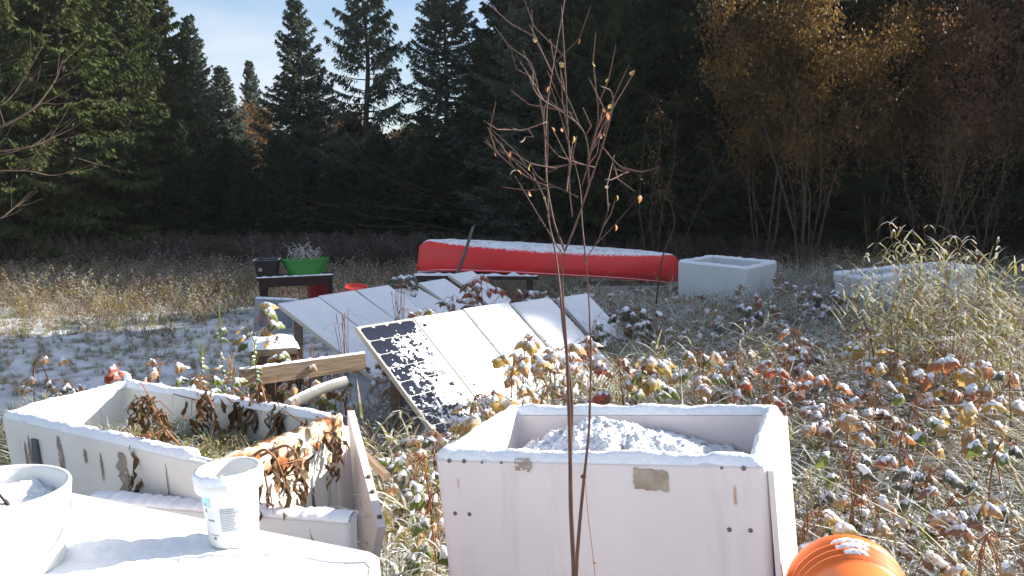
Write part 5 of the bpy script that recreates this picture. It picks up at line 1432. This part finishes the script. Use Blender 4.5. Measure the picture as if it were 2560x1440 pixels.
def wfun(x, y, r):
    if x > 0.75 or (x > -.1 and 4.3 < y < 6.6): d = 1.0; sc = 0.85 + 0.35 * nz(x, y, 8, .8)
    elif y < 6.0 and x > -0.9: d = 0.7; sc = 0.50
    elif 4.3 < y < 6.3 and x < -0.8: d = 0.75 if x > -2.8 else 0.25; sc = 0.62
    elif y > 6.0 and x > -1.2 and y < 11.5: d = 0.6; sc = 0.65
    else: return None
    if x > 2.4 and y < 4.2: d *= 0.75
    d *= 0.72 + 1.5 * nz(x, y, 6, 1.0)
    if r.random() > d: return None
    k = r.randint(0, 4)
    return (x, y, gz(x, y) - .02, r.uniform(0, 6.28), r.uniform(0, .45), sc * r.uniform(.65, 1.15), k)
scatter('dry_weeds', WP, spots(24000, -4, 9, 2.3, 12.5, wfun, 9, 1.0), 'tangled dry weeds dusted with snow', 'stuff')
m_bleaf = M('frosted_leaves', [(0.32, 0.18, 0.12), (0.46, 0.30, 0.18), (0.40, 0.20, 0.10), (0.28, 0.26, 0.11), (0.50, 0.32, 0.14), (0.38, 0.25, 0.18)], 12, 0.7, rnd=True, transl=0.3, snow=(0.42, 0.95, 0.6, 24))
def leaf_weed(name, seed, n, Hr, rad, sz):
    r = random.Random(seed); mb = MB(); src = [LEAF[c][k] for c in ('tan', 'brown') for k in range(3)]
    src = [([v_.co.copy() for v_ in me.vertices], [tuple(p.vertices) for p in me.polygons], [p.material_index for p in me.polygons]) for me in src]
    for _ in range(n):
        a = r.uniform(0, 6.28); q = rad * r.random() ** .5; H = r.uniform(*Hr); a2 = r.uniform(0, 6.28); ln = H * r.uniform(.1, .6)
        pts = [Vector((q * cos(a) + ln * cos(a2) * (k / 4) ** 1.5, q * sin(a) + ln * sin(a2) * (k / 4) ** 1.5, H * sin(1.45 * k / 4))) for k in range(5)]
        mb.tube(pts, [.003, .0027, .0022, .0018, .001], 3, cap=False)
        for k in range(r.randint(4, 7)):
            t = r.uniform(.35, .999); j = min(3, int(t * 4)); p = pts[j].lerp(pts[j + 1], t * 4 - j)
            vs, fs, ms = r.choice(src); s_ = sz * r.uniform(.28, 1.15); R_ = Euler((r.gauss(0, .3), r.gauss(0, .3), r.uniform(0, 6.28))).to_matrix()
            o_ = len(mb.v); mb.v.extend([tuple(p + R_ @ (v_ * s_)) for v_ in vs]); mb.f.extend([tuple(i + o_ for i in f_) for f_ in fs]); mb.m.extend(ms)
    return bpy.data.objects.new(name, mb.mesh(name, [m_bleaf, m_snow], True))
LW_ = [leaf_weed('leaf_weed_%s' % 'abcde'[i], 60 + i, 4, (.16, .50), .12, .92) for i in range(5)]
def lwfun(x, y, r):
    if x > 0.8 or (x > 0 and 4.3 < y < 6.6): d = .48
    elif y < 5.2 and x > -.9: d = .12
    elif 4.2 < y < 6.3 and x < -.8: d = .22
    elif y > 6 and x > -1: d = .5
    else: return None
    d *= 0.62 + 1.5 * nz(x, y, 12, 1.1)
    if r.random() > d: return None
    return (x, y, gz(x, y) - .02, r.uniform(0, 6.28), r.uniform(0, .7), r.uniform(.5, 1.4), r.randint(0, 4))
scatter('leafy_undergrowth', LW_, spots(3600, -3.2, 8, 2.4, 11.5, lwfun, 19), 'drooping frosted leaves of the brown undergrowth', 'stuff')
MP = [tuft('meadow_a', 21, 16, (.2, .42), .012, .12, (.3, 1.2), m_straw), weed('meadow_b', 22, 6, (.2, .45), .14, m_straw, .03, .07), tuft('meadow_c', 23, 16, (.12, .3), .012, .12, (.3, 1.2), m_straw), weed('meadow_d', 24, 5, (.25, .6), .12, m_straw, .022, .09)]
def mfun(x, y, r):
    d = 0.85 + .5 * nz(x, y, 2, .5)
    if y < 12.5 and x < 0: d *= max(0, (y - 10.0) / 2.5)
    if y < 12.5 and x > -4: return None
    if r.random() > d: return None
    sc = r.uniform(.6, 1.1) * (0.95 + .35 * nz(x, y, 5, .4))
    if y < 13: sc *= .7
    return (x, y, gz(x, y) - .02, r.uniform(0, 6.28), r.uniform(0, .3), sc, r.randint(0, 3))
scatter('meadow_grass', MP, spots(16000, -15, 13, 10.2, 20.5, mfun, 13), 'straw and olive meadow growth in front of the wood')
m_brush = M('grey_brush', [(0.06, 0.045, 0.035), (0.11, 0.075, 0.055), (0.05, 0.05, 0.03)], 3, 0.8, rnd=True, snow=(0.85, 1.5, 0.6, 1.5))
BP = [weed('brush_a', 31, 7, (.4, .9), .2, m_brush, .035, .10), weed('brush_b', 32, 6, (.5, 1.2), .2, m_brush, .03, .09)]
def bfun(x, y, r): return (x, y, 0, r.uniform(0, 6.28), r.uniform(0, .25), r.uniform(.6, 1.0), r.randint(0, 1))
scatter('underbrush', BP, spots(2600, -14, 14, 18.3, 21.8, bfun, 17), 'grey snow-dusted underbrush at the foot of the wood')
def tubfun(x, y, r):
    p = LMi @ Vector((x, y, .63))
    if abs(p.x) > LW / 2 - .12 or abs(p.y) > LL / 2 - .12 or p.x < -.35: return None
    return (x, y, 0.63, r.uniform(0, 6.28), .2, r.uniform(.35, .65), r.randint(0, 4))
LMi = LM.inverted(); FOOT.clear()
scatter('bin_greens', GP[:3] + [weed('green_weed', 41, 8, (.15, .3), .08, m_grass, .022, .05)] * 1 + [weed('green_weed_low', 42, 8, (.1, .2), .08, m_grass, .025, .05)], spots(5000, -2.4, -.7, 3.0, 4.4, tubfun, 3), 'low green growth under snow inside the long left bin')

# ------------------------------------------------------------------ tall yellow grass at right
def reed(seed, n, H, rad):
    r = random.Random(seed); st_, lf = MB(), MB()
    for _ in range(n):
        a = r.uniform(0, 6.28); q = rad * r.random() ** .5; h_ = H * r.uniform(.55, 1.05); a2 = r.uniform(0, 6.28); ln = h_ * r.uniform(.03, .28)
        pts = [Vector((q * cos(a) + ln * cos(a2) * (k / 5) ** 1.6, q * sin(a) + ln * sin(a2) * (k / 5) ** 1.6, h_ * k / 5 - .03)) for k in range(6)]
        st_.tube(pts, [.003 - .0004 * k for k in range(6)], 4, cap=False)
        for k in range(int(h_ / .075)):
            t = 0.2 + .8 * (k + r.random()) / int(h_ / .075); t = min(t, .999); j = min(4, int(t * 5)); p = pts[j].lerp(pts[j + 1], t * 5 - j)
            a3 = r.uniform(0, 6.28); L = r.uniform(.12, .28); d = Vector((cos(a3), sin(a3), 0)); sd_ = Vector((-sin(a3), cos(a3), 0)); w_ = r.uniform(.008, .016); dr = r.uniform(.1, 1.3)
            vs = []
            for i in range(5):
                s_ = i / 4; c = p + d * L * s_ * .8 + Vector((0, 0, L * (.85 * s_ - dr * s_ ** 2))); ww = w_ * (1 - s_ ** 2) + .0006; vs += [c - sd_ * ww * .5, c + sd_ * ww * .5]
            lf.add(vs, [(2 * i, 2 * i + 1, 2 * i + 3, 2 * i + 2) for i in range(4)])
    return st_, lf
m_reed = M('yellow_grass', [(0.15, 0.18, 0.035), (0.36, 0.30, 0.08), (0.24, 0.25, 0.06), (0.40, 0.20, 0.05)], 5, 0.6, transl=0.4, snow=(0.70, 1.1, 0.45, 16))
for k, (px, py, y, n, rad, lab) in enumerate(((2310, 565, 6.3, 46, .24, 'tallest clump of yellow-green grass before the tilted white bin'), (2215, 665, 6.6, 30, .24, 'lower clump of yellow-green grass by the grey post'),
                                    (2425, 585, 6.2, 42, .26, 'broad clump of yellow-green grass right of the tallest one'), (2545, 640, 6.0, 24, .2, 'olive grass clump cut off by the right border'),
                                    (2365, 700, 5.8, 24, .25, 'low spreading straw-coloured grass under the tall clumps'), (2490, 760, 5.5, 20, .22, 'low olive grass before the right border'), (1340, 885, 5.4, 30, .2, 'green-yellow grass hiding the lower edge of the third panel'), (1450, 870, 5.8, 34, .22, 'green-yellow grass hiding the lower right panel corner'), (1010, 1200, 3.5, 26, .16, 'green grass tuft between the leaning panel and the right foreground bin'), (1050, 1060, 4.2, 30, .2, 'green-yellow grass tuft below the bare solar panel'), (930, 1040, 4.1, 24, .18, 'grass tuft right behind the corner post of the long bin'), (1225, 975, 4.8, 22, .16, 'green-yellow grass at the foot of the second panel'),
 (1530, 880, 5.9, 34, .24, 'pale grass between the panel corner and the back rim of the right foreground bin'), (2190, 668, 8.3, 34, .3, 'yellow grass hiding the left end of the tilted bin'), (2300, 640, 8.4, 40, .3, 'dense yellow grass hiding the middle of the tilted bin'), (2410, 625, 8.2, 40, .3, 'dense yellow grass hiding the right end of the tilted bin'), (2500, 690, 7.4, 30, .3, 'olive grass in front of the wood near the right border'),
 (1690, 830, 6.1, 10, .1, 'small straw-yellow tuft in front of the square bin'),
                                    (1885, 790, 6.6, 10, .1, 'loose yellow grass blades before the right face of the square bin'), (545, 770, 13.5, 14, .25, 'tuft of yellow grass in the sunlit meadow at left'),
                                    (960, 1262, 3.2, 34, .12, 'fresh green grass beside the leaning white panel'), (2135, 620, 8.4, 7, .12, 'thin tall reeds left of the tilted bin'))):
    top = at_y(px, py, y); sb, lf = reed(200 + k, n, max(.18, top.z - gz(top.x, y)), rad)
    t = thing('grass_clump', lab, 'grass clump', (top.x, y, gz(top.x, y) - .02)); sb.build('stems', m_deadstem if 'fresh' not in lab else m_reed, t); o = lf.build('blades', m_reed if 'fresh' not in lab else m_leafs['green'], t)
    t.children[0]['kind'] = 'stuff'; o['kind'] = 'stuff'

# ------------------------------------------------------------------ tall leafy weeds at left of the timber box
for k, (px, py, y, lab) in enumerate(((545, 785, 5.3, 'tallest upright leafy weed left of the old timber box'), (498, 865, 5.2, 'smaller upright leafy weed left of the tallest one'), (632, 850, 5.35, 'slim upright weed with paired snowy leaves before the timber box'), (575, 905, 5.1, 'brownish upright weed at the left end of the timber beam'))):
    r = random.Random(300 + k); top = at_y(px, py, y); b = Vector((top.x + .08, y, gz(top.x, y) - .02)); t = thing('tall_weed', lab, 'weed', b); H_ = top.z - b.z
    mb = MB(); pts = [Vector(((top.x - b.x) * (i / 7) + .01 * sin(i), .01 * cos(i), H_ * i / 7)) for i in range(8)]; mb.tube(pts, [.0065 - .0006 * i for i in range(8)], 6, cap=False)
    for i in range(10):
        tt_ = .82 + .18 * i / 10; j = min(6, int(tt_ * 7)); p = pts[j].lerp(pts[j + 1], tt_ * 7 - j); a = r.uniform(0, 6.28); d = Vector((cos(a) * .4, sin(a) * .4, 1)).normalized()
        mb.tube([p, p + d * r.uniform(.05, .11)], [.003, .0015], 4, cap=False)
    mb.build('stem', m_leafs['green'] if k < 3 else m_leafs['tan'], t, smooth=True)
    for i in range(30):
        tt_ = .10 + .84 * i / 30; j = min(6, int(tt_ * 7)); p = pts[j].lerp(pts[j + 1], tt_ * 7 - j)
        o = link('leaf', r.choice(LEAF['green' if r.random() < .6 or k == 2 else 'yellow'] if k < 3 else LEAF['orange'] + LEAF['tan']), t); o.location = p; o.rotation_euler = (.25, r.gauss(0, .2), r.uniform(0, 6.28)); s_ = r.uniform(.55, 1.0) * (1.15 - .6 * tt_); o.scale = (s_ * .7, s_ * 1.25, s_)
# russet dry sprigs before the snowy panels
for k, (px, py, y, lab) in enumerate(((975, 690, 7.0, 'russet bent grass sprig against the snow of the back panels'), (848, 765, 6.4, 'russet dry sprig left of the bare panel top'), (745, 850, 6.0, 'reddish stalks at the lower edge of the left back panel'), (800, 880, 5.9, 'few reddish stalks above the timber beam'))):
    r = random.Random(400 + k); top = at_y(px, py, y); zb = 0.45 if k < 2 else 0.25; t = thing('dry_sprig', lab, 'sprig', (top.x + .05, y, gz(top.x, y)))
    for i in range(7 if k < 2 else 9):
        mb = MB(); H_ = (top.z - gz(top.x, y)) * r.uniform(.75, 1.0); x1 = r.gauss(0, .09)
        p0 = Vector((r.gauss(0, .03), r.gauss(0, .03), 0)); p1 = Vector((x1 * .6, 0, H_)); p2 = p1 + Vector((r.gauss(.03, .07), 0, -r.uniform(.02, .14)))
        mb.tube([p0, (p0 + p1) / 2 + Vector((r.gauss(0, .015), 0, 0)), p1, p2], [.003, .0028, .0025, .0012], 4, cap=False); mb.build('stalk', m_deadstem, t)

# ------------------------------------------------------------------ wilted plants in the long bin
def dead_leaf(seed):
    r = random.Random(seed); mb = MB(); n = 8; vs = []; L = .085
    for i in range(n):
        t = i / (n - 1); w_ = .011 * sin(pi * min(1, .08 + t * .92)) ** .7 * r.uniform(.5, 1.2); a = 2.2 * t + seed; c = Vector((.008 * sin(t * 7 + seed), .008 * cos(t * 5 + seed), -L * t))
        vs += [c + Vector((cos(a) * w_, sin(a) * w_, r.uniform(-.003, .003))), c + Vector((0, .003, 0)), c - Vector((cos(a + .8) * w_, sin(a + .8) * w_, r.uniform(-.003, .003)))]
    mb.add(vs, [(i * 3 + k, i * 3 + k + 1, (i + 1) * 3 + k + 1, (i + 1) * 3 + k) for i in range(n - 1) for k in range(2)])
    return mb.mesh('withered_leaf', m_dead)
DL = [dead_leaf(i) for i in range(5)]
wl = [  # stem paths in pixels, distance, leaves, label
 ([(428, 1120), (395, 1040), (372, 985), (345, 1005), (340, 1030)], 3.55, 22, 'leftmost wilted plant in the long bin, arched over to the left'),
 ([(470, 1135), (400, 1060), (375, 990), (385, 1030), (400, 1100)], 3.45, 26, 'wilted plant with a dark bunch hanging over the front rim'),
 ([(560, 1130), (540, 1040), (516, 978), (500, 1020), (495, 1070)], 3.65, 30, 'wilted plant with a kinked orange-brown stem in the bin middle'),
 ([(555, 1120), (590, 1040), (612, 985), (600, 1030), (560, 1080)], 3.75, 22, 'wilted plant leaning back to the right, tied against its neighbour'),
 ([(700, 1120), (670, 1030), (652, 957), (640, 1010), (610, 1060)], 3.7, 26, 'tallest wilted plant, its red-brown stalk above the back rim'),
 ([(640, 1130), (690, 1060), (700, 1020), (750, 1050), (745, 1100)], 3.6, 24, 'wilted plant bent like an elbow toward the torn end'),
 ([(690, 1140), (745, 1075), (770, 1060), (800, 1080), (790, 1130)], 3.4, 22, 'wilted plant just behind the torn right end'),
 ([(740, 1130), (790, 1085), (830, 1080), (845, 1110), (840, 1160)], 3.35, 20, 'wilted plant drooping beside the white corner post'),
 ([(620, 1150), (660, 1120), (690, 1145), (708, 1190), (716, 1240)], 2.93, 13, 'wilted strand hanging down the left of the torn wall'),
 ([(650, 1140), (715, 1110), (740, 1130), (757, 1190), (765, 1245)], 3.02, 15, 'long wilted strand hanging down the middle of the torn wall'),
 ([(600, 1150), (630, 1140), (660, 1170), (668, 1220), (675, 1262)], 2.88, 9, 'thin wilted strand hanging right behind the small pail'),
 ([(350, 1090), (380, 1085), (352, 1110), (345, 1160), (352, 1200)], 3.22, 14, 'dark wilted bunch hanging down the front of the long bin'),
]
for k, (pix, y, nl, lab) in enumerate(wl):
    r = random.Random(500 + k); b = at_y(pix[0][0], pix[0][1], y); t = thing('wilted_plant', lab, 'plant', b)
    mb, pts = stem_from(pix, y, y, .0062, .002, n=5); mb.v = [tuple(Vector(q) - b) for q in mb.v]; mb.build('stem', m_deadstem, t, smooth=True)
    m_ = len(pts)
    for i in range(3):
        mb = MB(); j = r.randint(m_ // 3, m_ - 3); p = pts[j] - b; q = p + Vector((r.gauss(0, .05), r.gauss(0, .03), r.uniform(-.02, .06))); q2 = q + Vector((r.gauss(0, .03), 0, -r.uniform(.04, .10)))
        mb.tube([p, q, q2], [.0032, .0026, .0012], 5, cap=False); mb.build('side_stem', m_deadstem, t, smooth=True)
    for i in range(nl):
        j = r.randint(m_ // 3, m_ - 1); p = pts[j] - b + Vector((r.gauss(0, .022), r.gauss(0, .022), r.gauss(-.005, .02)))
        o = link('leaf', r.choice(DL), t); o.location = p; o.rotation_euler = (r.gauss(0, .3), r.gauss(0, .3), r.uniform(0, 6.28)); s_ = r.uniform(.6, 1.3); o.scale = (s_ * 1.2, s_ * 1.2, s_)
# dry growth in the green tub
r = random.Random(9); sb, lf = reed(901, 40, .30, .24); t = thing('dry_tub_plant', 'dry rusty plant growing out of the green tub', 'plant', gt.location + Vector((0, 0, .15)))
sb.build('stems', m_deadstem, t)['kind'] = 'stuff'; lf.build('blades', m_weed, t)['kind'] = 'stuff'

# ------------------------------------------------------------------ thin scattering volume added over the clearing to imitate lens glare
mb = MB(); mb.box((0, 30, 16), (90, 90, 38)); hz = mb.build('glare_veil', [])
hm = bpy.data.materials.new('glare_veil_volume'); hm.use_nodes = True; hn = hm.node_tree; hn.nodes.clear()
pv = hn.nodes.new('ShaderNodeVolumePrincipled'); pv.inputs['Color'].default_value = (0.93, 0.92, 1.0, 1); pv.inputs['Density'].default_value = 0.0005; pv.inputs['Anisotropy'].default_value = 0.25
ho = hn.nodes.new('ShaderNodeOutputMaterial'); hn.links.new(pv.outputs[0], ho.inputs['Volume']); hz.data.materials.append(hm)
tag(hz, 'thin pale volume added over the clearing to imitate lens glare', kind='stuff')
S.cycles.volume_bounces = 0
